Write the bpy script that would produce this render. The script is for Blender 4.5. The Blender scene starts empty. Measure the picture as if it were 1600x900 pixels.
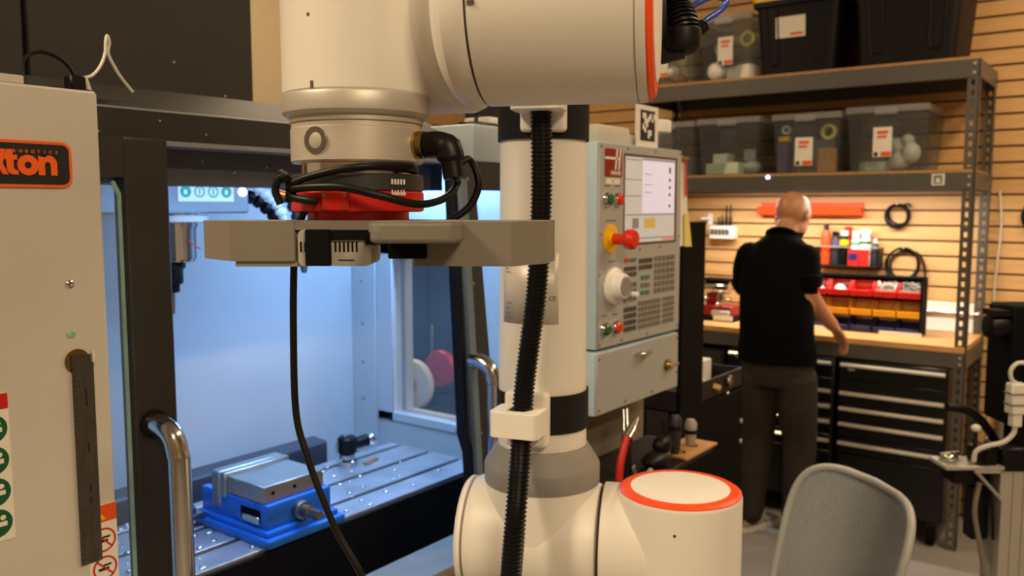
import bpy, bmesh, math, random
from mathutils import Matrix, Vector, Euler
random.seed(7)
sc = bpy.context.scene
COL = sc.collection
PI = math.pi

# ---------------------------------------------------------------- camera
cam_d = bpy.data.cameras.new('camera')
cam = bpy.data.objects.new('camera', cam_d); COL.objects.link(cam)
cam_d.sensor_width = 36.0
cam_d.lens = 1335.0 / 1600.0 * 36.0
cam_d.clip_start = 0.02
cam.location = (0, 0, 1.55)
cam.rotation_euler = (math.radians(90 - 5.5), 0, math.atan2(0.6, 0.8) - PI / 2)
cam_d.dof.use_dof = True
cam_d.dof.focus_distance = 0.72
cam_d.dof.aperture_fstop = 10.0
sc.camera = cam

# ---------------------------------------------------------------- view, world, lights
sc.view_settings.view_transform = 'Standard'
sc.view_settings.look = 'None'
sc.view_settings.gamma = 1.0
sc.view_settings.use_curve_mapping = False
sc.view_settings.exposure = 0.05
w = bpy.data.worlds.new('world'); sc.world = w
w.use_nodes = True
w.node_tree.nodes['Background'].inputs[0].default_value = (1.0, 0.72, 0.44, 1)
w.node_tree.nodes['Background'].inputs[1].default_value = 0.05

WARM = (1.0, 0.77, 0.49)
COOL = (0.27, 0.52, 1.0)
BENCH = (1.0, 0.92, 0.80)

def area(name, loc, rot, sx, sy, power, color, spread=None):
    d = bpy.data.lights.new(name, 'AREA')
    d.shape = 'RECTANGLE'; d.size = sx; d.size_y = sy
    d.energy = power; d.color = color
    if spread: d.spread = spread
    o = bpy.data.objects.new(name, d); COL.objects.link(o)
    o.location = loc; o.rotation_euler = rot
    return o

CEIL = 3.2
# ceiling luminaires (their housings are built below): x, y, power
CEIL_LAMPS = [(-0.95, 1.25, 60), (-0.78, -1.82, 88), (2.3, -0.9, 26), (2.5, 2.6, 28), (3.6, -0.2, 26)]  # second one is unseen, added behind the camera to light the wrist
for x, y, p in CEIL_LAMPS:
    area('ceiling_lamp_light', (x, y, CEIL - 0.075), (0, 0, 0), 1.1, 0.28, p, WARM)
# machine work lights: along the top inside the enclosure
area('machine_light', (1.05, 1.235, 1.66), (math.radians(-10), 0, 0), 0.75, 0.03, 8.2, COOL)
area('machine_light', (1.70, 1.50, 1.66), (0, math.radians(28), 0), 0.03, 0.45, 3.8, COOL)
# strip light under the middle shelf
area('bench_strip_light', (4.30, 1.35, 1.640), (0, 0, 0), 0.03, 1.30, 17.0, BENCH)

# ---------------------------------------------------------------- materials
def lin(c):
    if isinstance(c, str):
        c = [int(c[i:i + 2], 16) for i in (0, 2, 4)]
    r = []
    for v in c:
        v = v / 255.0
        r.append(v / 12.92 if v <= 0.04045 else ((v + 0.055) / 1.055) ** 2.4)
    return (r[0], r[1], r[2], 1)

def mat(name, col, rough=0.5, metal=0.0, var=0.06, scale=18.0, bump=0.0, bscale=200.0, coat=0.0, emit=0.0,
        trans=0.0, alpha=1.0, stretch=None, spec=None, ior=None):
    m = bpy.data.materials.new(name); m.use_nodes = True
    nt = m.node_tree; b = nt.nodes['Principled BSDF']
    c = lin(col)
    tc = nt.nodes.new('ShaderNodeTexCoord')
    src = tc.outputs['Object']
    if stretch:
        mp = nt.nodes.new('ShaderNodeMapping'); mp.inputs['Scale'].default_value = stretch
        nt.links.new(src, mp.inputs['Vector']); src = mp.outputs['Vector']
    n = nt.nodes.new('ShaderNodeTexNoise'); n.inputs['Scale'].default_value = scale
    n.inputs['Detail'].default_value = 4.0
    nt.links.new(src, n.inputs['Vector'])
    rp = nt.nodes.new('ShaderNodeValToRGB')
    rp.color_ramp.elements[0].position = 0.3; rp.color_ramp.elements[1].position = 0.7
    rp.color_ramp.elements[0].color = tuple(max(0, v * (1 - var)) for v in c[:3]) + (1,)
    rp.color_ramp.elements[1].color = tuple(min(1, v * (1 + var)) for v in c[:3]) + (1,)
    nt.links.new(n.outputs['Fac'], rp.inputs['Fac'])
    nt.links.new(rp.outputs['Color'], b.inputs['Base Color'])
    b.inputs['Roughness'].default_value = rough
    b.inputs['Metallic'].default_value = metal
    b.inputs['Coat Weight'].default_value = coat
    if spec is not None: b.inputs['Specular IOR Level'].default_value = spec
    if ior: b.inputs['IOR'].default_value = ior
    if trans: b.inputs['Transmission Weight'].default_value = trans
    if alpha < 1: b.inputs['Alpha'].default_value = alpha
    if emit:
        nt.links.new(rp.outputs['Color'], b.inputs['Emission Color']); b.inputs['Emission Strength'].default_value = emit
    if bump:
        n2 = nt.nodes.new('ShaderNodeTexNoise'); n2.inputs['Scale'].default_value = bscale
        nt.links.new(src, n2.inputs['Vector'])
        bp = nt.nodes.new('ShaderNodeBump'); bp.inputs['Strength'].default_value = bump; bp.inputs['Distance'].default_value = 0.002
        nt.links.new(n2.outputs['Fac'], bp.inputs['Height']); nt.links.new(bp.outputs['Normal'], b.inputs['Normal'])
    return m

def glassy(name, col, alpha, rough=0.05):
    """thin clear sheet: mostly see-through with a glossy surface"""
    m = bpy.data.materials.new(name); m.use_nodes = True
    nt = m.node_tree; nt.nodes.clear()
    out = nt.nodes.new('ShaderNodeOutputMaterial'); mx = nt.nodes.new('ShaderNodeMixShader')
    tr = nt.nodes.new('ShaderNodeBsdfTransparent'); p = nt.nodes.new('ShaderNodeBsdfPrincipled')
    tr.inputs[0].default_value = (0.93, 0.96, 0.96, 1)
    p.inputs['Base Color'].default_value = lin(col); p.inputs['Roughness'].default_value = rough
    n = nt.nodes.new('ShaderNodeTexNoise'); n.inputs['Scale'].default_value = 14
    mr = nt.nodes.new('ShaderNodeMapRange')
    mr.inputs[3].default_value = alpha * 0.8; mr.inputs[4].default_value = alpha * 1.2
    nt.links.new(n.outputs['Fac'], mr.inputs[0]); nt.links.new(mr.outputs[0], mx.inputs[0])
    nt.links.new(tr.outputs[0], mx.inputs[1]); nt.links.new(p.outputs[0], mx.inputs[2]); nt.links.new(mx.outputs[0], out.inputs[0])
    return m

M = dict(
    robot=mat('robot_paint', 'e6e2da', 0.42, var=0.015, scale=6, bump=0.02, bscale=700),
    robot_cap=mat('robot_cap_plastic', 'f0ece4', 0.5, var=0.01),
    orange=mat('orange_band', 'f4511a', 0.45, var=0.03),
    seam=mat('seam_dark', '5a4a38', 0.8),
    collar=mat('grey_collar_rubber', '8d8a85', 0.55, var=0.03),
    alu=mat('machined_aluminium', 'd2ccc2', 0.40, 0.45, var=0.05, scale=60, stretch=(1, 1, 30)),
    alu_dull=mat('anodised_aluminium', 'c2bdb4', 0.45, 0.4, var=0.04),
    steel=mat('polished_steel', 'd2d0cc', 0.16, 1.0, var=0.05),
    brushed=mat('brushed_steel', '9a9691', 0.35, 1.0, var=0.10, scale=40, stretch=(40, 40, 2)),
    rulersteel=mat('ruler_steel', '6f6a66', 0.38, 0.9, var=0.15, scale=30, stretch=(8, 8, 1)),
    brass=mat('nickel_brass', 'b59a5c', 0.25, 1.0, var=0.08),
    black=mat('black_plastic', '0b0b0b', 0.42, spec=0.3, var=0.2),
    blackm=mat('black_matte', '070707', 0.8, spec=0.15, var=0.2),
    blackcond=mat('black_corrugated_plastic', '080809', 0.36, spec=0.35, var=0.2),
    cable=mat('black_cable_rubber', '0a0a0a', 0.45, spec=0.3, var=0.2),
    fabric=mat('black_strap_fabric', '0a0a0c', 0.95, var=0.3, scale=300, bump=0.3, bscale=900),
    darkgrey=mat('dark_grey_anodised', '3a3a3c', 0.45, 0.3, var=0.08),
    red=mat('red_anodised', 'd01c14', 0.38, 0.15, var=0.05),
    clipw=mat('white_clip_plastic', 'ece8e0', 0.45, var=0.02),
    printed=mat('grey_printed_plastic', '7c766c', 0.6, var=0.04, scale=30, stretch=(1, 1, 60), bump=0.05, bscale=400),
    ventgrey=mat('grey_vent_casing', 'a7a39c', 0.5, var=0.04),
    machine_beige=mat('machine_beige_enamel', 'd0cac0', 0.45, var=0.02, scale=8, bump=0.05, bscale=900),
    machine_dark=mat('machine_charcoal_enamel', '2b2826', 0.6, var=0.06, scale=8, bump=0.08, bscale=900),
    machine_white=mat('machine_white_enamel', 'dfe4e6', 0.4, var=0.03, scale=5),
    door_grey=mat('door_grey_enamel', '3c3f44', 0.45, var=0.04, scale=8),
    capblue=mat('cap_blue_spill', 'bccddb', 0.4, var=0.03),  # bluish base colour holds the work light spilling onto the corner cap
    lintel=mat('lintel_grey_enamel', '4c505a', 0.5, var=0.05),
    sillm=mat('worn_sill_metal', '9a948a', 0.4, 0.3, var=0.08),
    walldark=mat('brown_painted_wall', '7d6e5a', 0.9, var=0.03),
    edgeblue=mat('blue_grey_enamel', '7f97a8', 0.4, var=0.04),
    navycab=mat('dark_blue_grey_enamel', '3a3c52', 0.4, var=0.15, scale=5),
    waycover=mat('grey_way_cover_paint', '44454e', 0.4, var=0.1),
    labelsilver=mat('silver_label', 'd4cec2', 0.4, 0.1, var=0.02),
    machine_grey=mat('machine_grey_enamel', '8d9196', 0.45, var=0.04, scale=8),
    gasket=mat('black_gasket', '141414', 0.7),
    table=mat('ground_cast_iron_table', 'c4c4c8', 0.36, 0.6, var=0.18, scale=14),
    slot=mat('slot_shadow_iron', '4a4a4c', 0.5, 0.6, var=0.2),
    cover=mat('dark_way_cover_paint', '0b0c10', 0.6, spec=0.2, var=0.1),
    vblue=mat('blue_vise_enamel', '1672d8', 0.35, var=0.06, coat=0.3),
    jaw=mat('ground_vise_steel', 'b9b6b1', 0.36, 0.8, var=0.08),
    chips=mat('metal_chips', 'd9d9d6', 0.25, 0.9, var=0.2),
    glass=glassy('door_glass', 'bcd2dc', 0.12),
    glassedge=mat('green_glass_edge', '9fc4b4', 0.2, var=0.1, scale=60),
    panel=mat('pendant_panel', 'b2b6b8', 0.4, 0.15, var=0.02, scale=6),
    pside=mat('pendant_side_blue_spill', 'bcd6e6', 0.4, var=0.02),  # blue glow from the machine opening is mixed into this colour
    yellow=mat('yellow_plastic', 'f2c012', 0.42, var=0.04),
    estop=mat('red_button_plastic', 'de2f14', 0.35, var=0.04),
    btng=mat('green_button', '1f5f38', 0.25, var=0.1),
    white=mat('white_plastic', 'f0eee9', 0.45, var=0.02),
    paper=mat('paper', 'ebe6da', 0.8, var=0.03),
    paper_y=mat('yellow_paper', 'ecd57a', 0.8, var=0.04),
    ink=mat('black_print', '1a1a1a', 0.7, var=0.1),
    greyprint=mat('grey_print', '77736c', 0.7, var=0.1),
    haasred=mat('emblem_red', '8e1714', 0.4, var=0.05),
    signgreen=mat('sign_green', '0f5a35', 0.45, var=0.04),
    signgreen2=mat('sticker_green', '35a878', 0.45, var=0.05),
    signred=mat('sign_red', 'c62218', 0.45, var=0.04),
    signorange=mat('sign_orange', 'e65a14', 0.45, var=0.04),
    logoorange=mat('logo_orange', 'ff6a1c', 0.45, var=0.02),
    key=mat('key_cap', '7d7a70', 0.5, var=0.1),
    keydark=mat('key_cap_dark', '54524a', 0.5, var=0.1),
    keyteal=mat('key_cap_teal', '4a7f80', 0.5, var=0.1),
    scr_l=mat('screen_grey', 'c9c9cc', 0.3, emit=0.28, var=0.02),
    scr_r=mat('screen_lilac', 'dcdaf0', 0.3, emit=0.40, var=0.02),
    scr_d=mat('screen_dark_line', '8e8e98', 0.3, emit=0.12, var=0.02),
    scr_red=mat('screen_red_bar', 'e08078', 0.3, emit=0.30, var=0.02),
    scr_blue=mat('screen_blue_bar', '8f93d8', 0.3, emit=0.25, var=0.02),
    wood=mat('maple_slat', 'd8ab72', 0.5, var=0.10, scale=6, stretch=(4, 0.6, 8), bump=0.03),
    groove=mat('slat_groove', '6a4520', 0.7, var=0.1),
    benchwood=mat('bench_particle_board', 'cf9e62', 0.45, var=0.10, scale=20, stretch=(2, 0.5, 2)),
    shelfboard=mat('shelf_particle_board', 'b98a54', 0.6, var=0.14, scale=40),
    shelf_steel=mat('grey_shelf_enamel', '5a5652', 0.42, 0.2, var=0.06),
    chest=mat('black_chest_enamel', '0d0d0d', 0.32, var=0.2),
    chrome=mat('chrome_handle', 'ece6da', 0.30, 0.6, var=0.04),
    concrete=mat('concrete_floor', '8a8684', 0.55, var=0.16, scale=3.5, bump=0.15, bscale=40),
    drywall=mat('painted_drywall', 'b3a184', 0.85, var=0.02, bump=0.04, bscale=150),
    ceilingm=mat('painted_ceiling', 'd8d2c6', 0.9, var=0.02),
    tote=glassy('clear_tote_plastic', '7a7a80', 0.16, 0.2),
    totelid=glassy('clear_tote_rim', 'b8b8bc', 0.42, 0.25),
    toteblack=mat('black_tote_plastic', '080809', 0.55, spec=0.25, var=0.15),
    hoodie=mat('black_knit', '050506', 1.0, spec=0.1, var=0.2, scale=60, bump=0.2, bscale=300),
    trousers=mat('dark_brown_cotton', '2a211a', 0.85, var=0.25, scale=25, bump=0.3, bscale=60),
    skin=mat('skin', 'b57c58', 0.5, var=0.06, scale=20),
    shoe=mat('grey_shoe_mesh', '8c857c', 0.7, var=0.3, scale=60),
    sole=mat('white_sole', 'd6d0c4', 0.6, var=0.05),
    chairframe=mat('grey_chair_frame', 'b0b2b0', 0.4, var=0.04),
    binred=mat('red_bin_plastic', 'd8231a', 0.4, var=0.05),
    binyel=mat('yellow_bin_plastic', 'eeb010', 0.4, var=0.05),
    binblue=mat('navy_bin_plastic', '22245c', 0.4, var=0.08),
    binorange=mat('orange_bin_plastic', 'ee5220', 0.4, var=0.05),
    cardboard=mat('cardboard', 'b98c52', 0.8, var=0.08),
    foam=mat('pale_foam', 'c9d6c4', 0.8, var=0.08),
    tan=mat('tan_panel_enamel', '7d7468', 0.5, var=0.05),
    lamp=mat('lamp_diffuser', 'ffe2b4', 0.5, emit=2.0, var=0.01),
    lampcool=mat('machine_lamp_diffuser', 'cfe0ff', 0.5, emit=2.5, var=0.01),
    bluehose=mat('blue_air_hose', '3458c0', 0.25, var=0.06, coat=0.5),
    tie=mat('white_nylon', 'e4e0d4', 0.45, var=0.03),
    pegdark=mat('dark_metal', '26221e', 0.5, 0.4, var=0.15),
    purple=mat('purple_print', '5a4a78', 0.6, var=0.1),
    copper=mat('copper_bar', 'd89060', 0.4, 0.6, var=0.1),
)

def chair_mesh_mat():
    m = bpy.data.materials.new('chair_mesh_weave'); m.use_nodes = True
    nt = m.node_tree; b = nt.nodes['Principled BSDF']; out = nt.nodes['Material Output']
    b.inputs['Base Color'].default_value = lin('9a9fa2'); b.inputs['Roughness'].default_value = 0.6
    tc = nt.nodes.new('ShaderNodeTexCoord')
    mx = nt.nodes.new('ShaderNodeMixShader'); tr = nt.nodes.new('ShaderNodeBsdfTransparent')
    ck = nt.nodes.new('ShaderNodeTexVoronoi'); ck.inputs['Scale'].default_value = 260
    nt.links.new(tc.outputs['Object'], ck.inputs['Vector'])
    mr = nt.nodes.new('ShaderNodeMapRange'); mr.inputs[1].default_value = 0.15; mr.inputs[2].default_value = 0.4
    mr.inputs[3].default_value = 0.55; mr.inputs[4].default_value = 1.0
    nt.links.new(ck.outputs['Distance'], mr.inputs[0]); nt.links.new(mr.outputs[0], mx.inputs[0])
    nt.links.new(tr.outputs[0], mx.inputs[1]); nt.links.new(b.outputs[0], mx.inputs[2]); nt.links.new(mx.outputs[0], out.inputs[0])
    return m
M['mesh'] = chair_mesh_mat()

# ---------------------------------------------------------------- mesh helpers
def AX(o, z, x=None):
    """matrix with local z along z"""
    z = Vector(z).normalized()
    x = Vector(x) if x else (Vector((1, 0, 0)) if abs(z.x) < 0.9 else Vector((0, 1, 0)))
    x = (x - z * x.dot(z)).normalized(); y = z.cross(x)
    m = Matrix((x, y, z)).transposed().to_4x4(); m.translation = Vector(o)
    return m
def FY(x, y, z): return AX((x, y, z), (0, -1, 0), (1, 0, 0))      # prints on faces looking towards -y
def FX(x, y, z): return AX((x, y, z), (-1, 0, 0), (0, -1, 0))     # prints on faces looking towards -x
def T(x, y, z): return Matrix.Translation((x, y, z))
def RZ(a): return Matrix.Rotation(a, 4, 'Z')

def spline(pts, n=8):
    P = [Vector(p) for p in pts]; out = []
    Q = [P[0] * 2 - P[1]] + P + [P[-1] * 2 - P[-2]]
    for i in range(1, len(Q) - 2):
        a, b, c, d = Q[i - 1], Q[i], Q[i + 1], Q[i + 2]
        for k in range(n):
            t = k / n
            out.append(0.5 * ((2 * b) + (c - a) * t + (2 * a - 5 * b + 4 * c - d) * t * t + (3 * b - a - 3 * c + d) * t ** 3))
    out.append(P[-1]); return out

def resample(pts, step):
    out = [pts[0]]; acc = 0
    for a, b in zip(pts, pts[1:]):
        L = (b - a).length; s = step - acc
        while s <= L:
            out.append(a + (b - a) * (s / L)); s += step
        acc = (acc + L) % step
    return out

class MB:
    def __init__(s): s.bm = bmesh.new()
    def box(s, x0, x1, y0, y1, z0, z1, b=0.0, seg=2, m=None):
        r = bmesh.ops.create_cube(s.bm, size=1.0)
        vs = r['verts']
        for v in vs:
            v.co = Vector(((x0 + x1) / 2 + v.co.x * (x1 - x0), (y0 + y1) / 2 + v.co.y * (y1 - y0), (z0 + z1) / 2 + v.co.z * (z1 - z0)))
        if b:
            es = list({e for v in vs for e in v.link_edges})
            rr = bmesh.ops.bevel(s.bm, geom=es, offset=b, segments=seg, affect='EDGES', profile=0.5)
            vs = list({v for f in rr['faces'] for v in f.verts} | {v for v in vs if v.is_valid})
        if m is not None: bmesh.ops.transform(s.bm, matrix=m, verts=[v for v in vs if v.is_valid])
        return s
    def ring(s, pts): return [s.bm.verts.new(p) for p in pts]
    def skin(s, rings, cap=True, closed=False):
        n = len(rings[0]); k = len(rings)
        for i in range(k if closed else k - 1):
            a, b = rings[i], rings[(i + 1) % k]
            for j in range(n):
                s.bm.faces.new((a[j], a[(j + 1) % n], b[(j + 1) % n], b[j]))
        if cap and not closed:
            s.bm.faces.new(list(reversed(rings[0]))); s.bm.faces.new(rings[-1])
        return s
    def lathe(s, prof, m=None, n=32):
        """prof: (radius, z) list; closed at the ends"""
        rs = []
        for r, z in prof:
            rs.append(s.ring([Vector((max(r, 1e-5) * math.cos(2 * PI * i / n), max(r, 1e-5) * math.sin(2 * PI * i / n), z)) for i in range(n)]))
        s.skin(rs)
        if m is not None: bmesh.ops.transform(s.bm, matrix=m, verts=[v for r in rs for v in r])
        return s
    def cyl(s, p0, p1, r0, r1=None, n=20, bev=0.0):
        p0, p1 = Vector(p0), Vector(p1); L = (p1 - p0).length; r1 = r0 if r1 is None else r1
        if bev: pr = [(r0 - bev, 0), (r0 - bev * .3, bev * .3), (r0, bev), (r1, L - bev), (r1 - bev * .3, L - bev * .3), (r1 - bev, L)]
        else: pr = [(r0, 0), (r1, L)]
        return s.lathe(pr, AX(p0, p1 - p0), n)
    def annulus(s, m, r0, r1, h, n=40):
        rs = []
        for r, z in ((r1, 0), (r1, h), (r0, h), (r0, 0)):
            rs.append(s.ring([m @ Vector((r * math.cos(2 * PI * i / n), r * math.sin(2 * PI * i / n), z)) for i in range(n)]))
        return s.skin(rs, closed=True)
    def tube(s, pts, r, n=8, closed=False, sy=1.0):
        P = [Vector(p) for p in pts]; k = len(P)
        rr = r if isinstance(r, (list, tuple)) else [r] * k
        t0 = (P[1] - P[0]).normalized()
        x = Vector((0, 0, 1)) if abs(t0.z) < 0.9 else Vector((1, 0, 0))
        rings = []
        for i in range(k):
            if closed: t = P[(i + 1) % k] - P[i - 1]
            else: t = P[min(i + 1, k - 1)] - P[max(i - 1, 0)]
            t.normalize(); x = (x - t * x.dot(t)).normalized(); y = t.cross(x)
            rings.append(s.ring([P[i] + (x * math.cos(2 * PI * j / n) + y * math.sin(2 * PI * j / n) * sy) * rr[i] for j in range(n)]))
        return s.skin(rings, closed=closed)
    def prism(s, poly, z0, z1, m=None):
        a = s.ring([Vector((x, y, z0)) for x, y in poly]); b = s.ring([Vector((x, y, z1)) for x, y in poly])
        s.skin([a, b])
        if m is not None: bmesh.ops.transform(s.bm, matrix=m, verts=a + b)
        return s
    def ball(s, c, r, n=16, m=None):
        r = r if isinstance(r, (tuple, list)) else (r, r, r)
        q = bmesh.ops.create_uvsphere(s.bm, u_segments=n, v_segments=max(6, n // 2), radius=1)
        for v in q['verts']: v.co = Vector((c[0] + v.co.x * r[0], c[1] + v.co.y * r[1], c[2] + v.co.z * r[2]))
        if m is not None: bmesh.ops.transform(s.bm, matrix=m, verts=q['verts'])
        return s
    def mesh(s, name, material, angle=38, tf=None):
        bmesh.ops.recalc_face_normals(s.bm, faces=s.bm.faces)
        if tf is not None: bmesh.ops.transform(s.bm, matrix=tf, verts=s.bm.verts)
        me = bpy.data.meshes.new(name); s.bm.to_mesh(me); s.bm.free()
        me.materials.append(M[material] if isinstance(material, str) else material)
        for p in me.polygons: p.use_smooth = True
        me.set_sharp_from_angle(angle=math.radians(angle))
        return me

def rrect(w, h, r, n=5):
    out = []
    for cx, cy, a in ((w / 2 - r, h / 2 - r, 0), (-w / 2 + r, h / 2 - r, 90), (-w / 2 + r, -h / 2 + r, 180), (w / 2 - r, -h / 2 + r, 270)):
        for k in range(n + 1):
            t = math.radians(a + 90 * k / n); out.append((cx + r * math.cos(t), cy + r * math.sin(t)))
    return out

def link(name, me, parent=None):
    o = bpy.data.objects.new(name, me); COL.objects.link(o)
    if parent is not None: o.parent = parent
    return o
def tag(o, label, cat, group=None):
    o['label'] = label; o['category'] = cat
    if group: o['group'] = group
    return o
def thing(name, label, cat, loc=(0, 0, 0), rz=0.0, group=None):
    o = bpy.data.objects.new(name, None); COL.objects.link(o)
    o.location = loc; o.rotation_euler = (0, 0, rz); o.empty_display_size = 0.05
    o['_m'] = 0
    del o['_m']
    INV[o.name] = (Matrix.Translation(loc) @ RZ(rz)).inverted()
    return tag(o, label, cat, group)
INV = {}
def root_of(o):
    while o.parent is not None: o = o.parent
    return o
def part(name, mb, material, parent, local=False, angle=38, label=None):
    """mesh part; coordinates are world unless local"""
    tf = None if local else INV.get(root_of(parent).name)
    o = link(name, mb.mesh(name, material, angle, tf), parent)
    if label: o['label'] = label
    return o
def solo(name, mb, material, label, cat, loc, group=None, rz=0.0, local=False, angle=38):
    """a thing that is one mesh; loc is its base point"""
    tf = None if local else (Matrix.Translation(loc) @ RZ(rz)).inverted()
    o = link(name, mb.mesh(name, material, angle, tf)); o.location = loc; o.rotation_euler = (0, 0, rz)
    INV[o.name] = (Matrix.Translation(loc) @ RZ(rz)).inverted()
    return tag(o, label, cat, group)
def struct(name, mb, material, parent=None):
    o = link(name, mb.mesh(name, material), parent)
    if parent is None: o['kind'] = 'structure'
    return o
def copy_tree(o, parent=None):
    c = o.copy(); COL.objects.link(c); c.parent = parent
    for ch in list(o.children): copy_tree(ch, c)
    return c
def text_bm(s, m, width=None, height=None, depth=0.0006, bold=0.0, spacing=1.0, align='CENTER'):
    """lettering as flat raised mesh, fitted into width/height, on the plane of m"""
    cu = bpy.data.curves.new('txt', 'FONT'); cu.body = s; cu.size = 1.0; cu.extrude = 0.0; cu.offset = bold
    cu.space_character = spacing; cu.resolution_u = 3
    ob = bpy.data.objects.new('txt', cu); COL.objects.link(ob)
    dg = bpy.context.evaluated_depsgraph_get(); dg.update()
    me = bpy.data.meshes.new_from_object(ob.evaluated_get(dg))
    mb = MB(); mb.bm.from_mesh(me)
    bpy.data.objects.remove(ob); bpy.data.curves.remove(cu); bpy.data.meshes.remove(me)
    xs = [v.co.x for v in mb.bm.verts]; ys = [v.co.y for v in mb.bm.verts]
    cx, cy, W, H = (min(xs) + max(xs)) / 2, (min(ys) + max(ys)) / 2, max(xs) - min(xs), max(ys) - min(ys)
    sx = (width / W) if width else height / H; sy = (height / H) if height else sx
    r = bmesh.ops.extrude_face_region(mb.bm, geom=list(mb.bm.faces))
    top = {g for g in r['geom'] if isinstance(g, bmesh.types.BMVert)}
    for v in mb.bm.verts:
        v.co = m @ Vector(((v.co.x - cx) * sx, (v.co.y - cy) * sy, depth if v in top else 0))
    return mb
# ================================================================ the room
X0, X1, Y0, Y1 = -2.6, 4.70, -3.0, 3.6
struct('floor', MB().box(X0 - .1, X1 + .1, Y0 - .1, Y1 + .1, -0.1, 0), 'concrete')
struct('ceiling', MB().box(X0 - .1, X1 + .1, Y0 - .1, Y1 + .1, CEIL, CEIL + .1), 'ceilingm')
struct('wall_left', MB().box(X0 - .1, X1 + .1, Y1, Y1 + .1, 0, CEIL), 'drywall')
struct('wall_front', MB().box(X0 - .1, X0, Y0, Y1, 0, CEIL), 'walldark')
struct('wall_right', MB().box(X0 - .1, X1 + .1, Y0 - .1, Y0, 0, CEIL), 'walldark')
wb = struct('wall_back', MB().box(X1, X1 + .1, Y0, Y1, 0, CEIL), 'groove')
SL = 0.0762
slat_me = MB().box(-0.014, 0.0, Y0, Y1, 0.004, SL - 0.005, 0.0025, 1).mesh('slat', 'wood')
for i in range(42):
    o = link('slat', slat_me, wb); o.location = (X1, 0, i * SL + 0.003)
struct('baseboard_left', MB().box(X0, X1, Y1 - .015, Y1, 0, .1), 'drywall')
for n, (x, y, p) in enumerate(CEIL_LAMPS):
    names = ['ceiling lamp over the machine front', 'ceiling fill lamp added behind the camera by the right wall', 'ceiling lamp over the office chair',
             'ceiling lamp behind the milling machine', 'ceiling lamp in front of the shelving']
    t = thing('ceiling_lamp', 'long white ' + names[n], 'lamp', (x, y, CEIL), 0, 'ceiling lamps')
    part('housing', MB().box(x - .58, x + .58, y - .17, y + .17, CEIL - .05, CEIL, .01), 'white', t)
    part('diffuser', MB().box(x - .55, x + .55, y - .14, y + .14, CEIL - .07, CEIL - .05), 'lamp', t)

# ================================================================ robot arm
RA = math.radians(-65.13); RL = (1.076, 0.512, 0.0)
ped = thing('robot_pedestal', 'dark steel pedestal carrying the robot arm', 'pedestal', RL, RA)
part('base_plate', MB().box(-.28, .28, -.28, .28, 0, .025, .004), 'machine_dark', ped, True)
part('column', MB().box(-.12, .12, -.12, .12, .025, .80, .01), 'machine_dark', ped, True)
part('top_plate', MB().box(-.16, .16, -.16, .16, .80, .83, .004), 'machine_dark', ped, True)
rob = thing('industrial_robot', 'cream white robot arm with orange ringed joint caps and downward wrist', 'robot arm', RL[:2] + (0.83,), RA)
ZB = 0.83
def rp(name, mb, material, parent=None, label=None):
    o = link(name, mb.mesh(name, material, 24, T(0, 0, -ZB)), parent or rob)
    if label: o['label'] = label
    return o
def capped(mb, p0, p1, r, b=0.008, n=64):
    return mb.cyl(p0, p1, r, n=n, bev=b)
def joint_cap(center, axis, r, parent, flip=1):
    """orange ring and plain disc on a joint's end face"""
    m = AX(center, axis)
    rp('cap_ring', MB().lathe([(r * .985, 0), (r * .985, .0015), (r * .93, .0045), (r * .80, .0045), (r * .80, 0)], m, 64), 'orange', parent, 'orange ring of the joint cap')
    rp('cap_disc', MB().lathe([(r * .80, 0), (r * .80, .0052), (r * .76, .006), (0.0005, .006)], m, 64), 'robot_cap', parent)
RJ = 0.0858
# base joint (vertical axis)
j1 = rp('base_joint', MB().lathe([(.095, .83), (.095, .85), (RJ, .86), (RJ, 1.147), (RJ * .997, 1.149), (RJ * .985, 1.152)], None, 72), 'robot')
joint_cap((0, 0, 1.152), (0, 0, 1), RJ, j1)
rp('pin_hole', MB().cyl((-.005, -RJ - .0004, 1.118), (-.005, -RJ + .004, 1.118), .0022, n=10), 'seam', j1)
# shoulder joint (horizontal axis)
AZ = 1.064
sh = rp('shoulder_joint', capped(MB(), (-.304, .010, AZ), (-.108, .010, AZ), .0875, .018), 'robot')
rp('shoulder_flange', MB().cyl((-.1065, .010, AZ), (-.0, .010, AZ), .0858, n=64), 'robot', sh)
rp('seam_ring', MB().cyl((-.1076, .010, AZ), (-.1063, .010, AZ), .0852, n=64), 'seam', sh)
rp('end_cap', MB().lathe([(.083, 0), (.083, .004), (.078, .009), (.0005, .011)], AX((-.303, .010, AZ), (-1, 0, 0)), 64), 'robot_cap', sh)
rp('riser', MB().lathe([(.0865, AZ - .01), (.0845, 1.12), (.083, 1.152)], T(-.1985, .010, 0), 72), 'robot', sh)
col = rp('arm_collar', MB().lathe([(.0832, 1.152), (.0840, 1.154), (.0840, 1.178), (.083, 1.181), (.0670, 1.207), (.0640, 1.208)], T(-.1985, .010, 0), 72), 'collar', None, 'grey rubber collar at the foot of the arm tube')
tube_o = rp('upper_arm_tube', MB().lathe([(.0640, 1.20), (.0605, 1.70), (.0605, 1.93)], T(-.1985, .012, 0), 72), 'robot')
# elbow (above the picture)
EZ = 2.02
rp('elbow_joint', capped(MB(), (-.30, .012, EZ), (-.02, .012, EZ), .078, .012), 'robot')
rp('elbow_riser', MB().lathe([(.0615, 1.90), (.076, 1.96), (.076, EZ)], T(-.1985, .012, 0), 64), 'collar')
fd = Vector((0, -.60, -.335))
rp('forearm_tube', MB().cyl((-.078, .012, EZ), Vector((-.078, .012, EZ)) + fd, .050, .046, n=56), 'robot')
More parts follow.
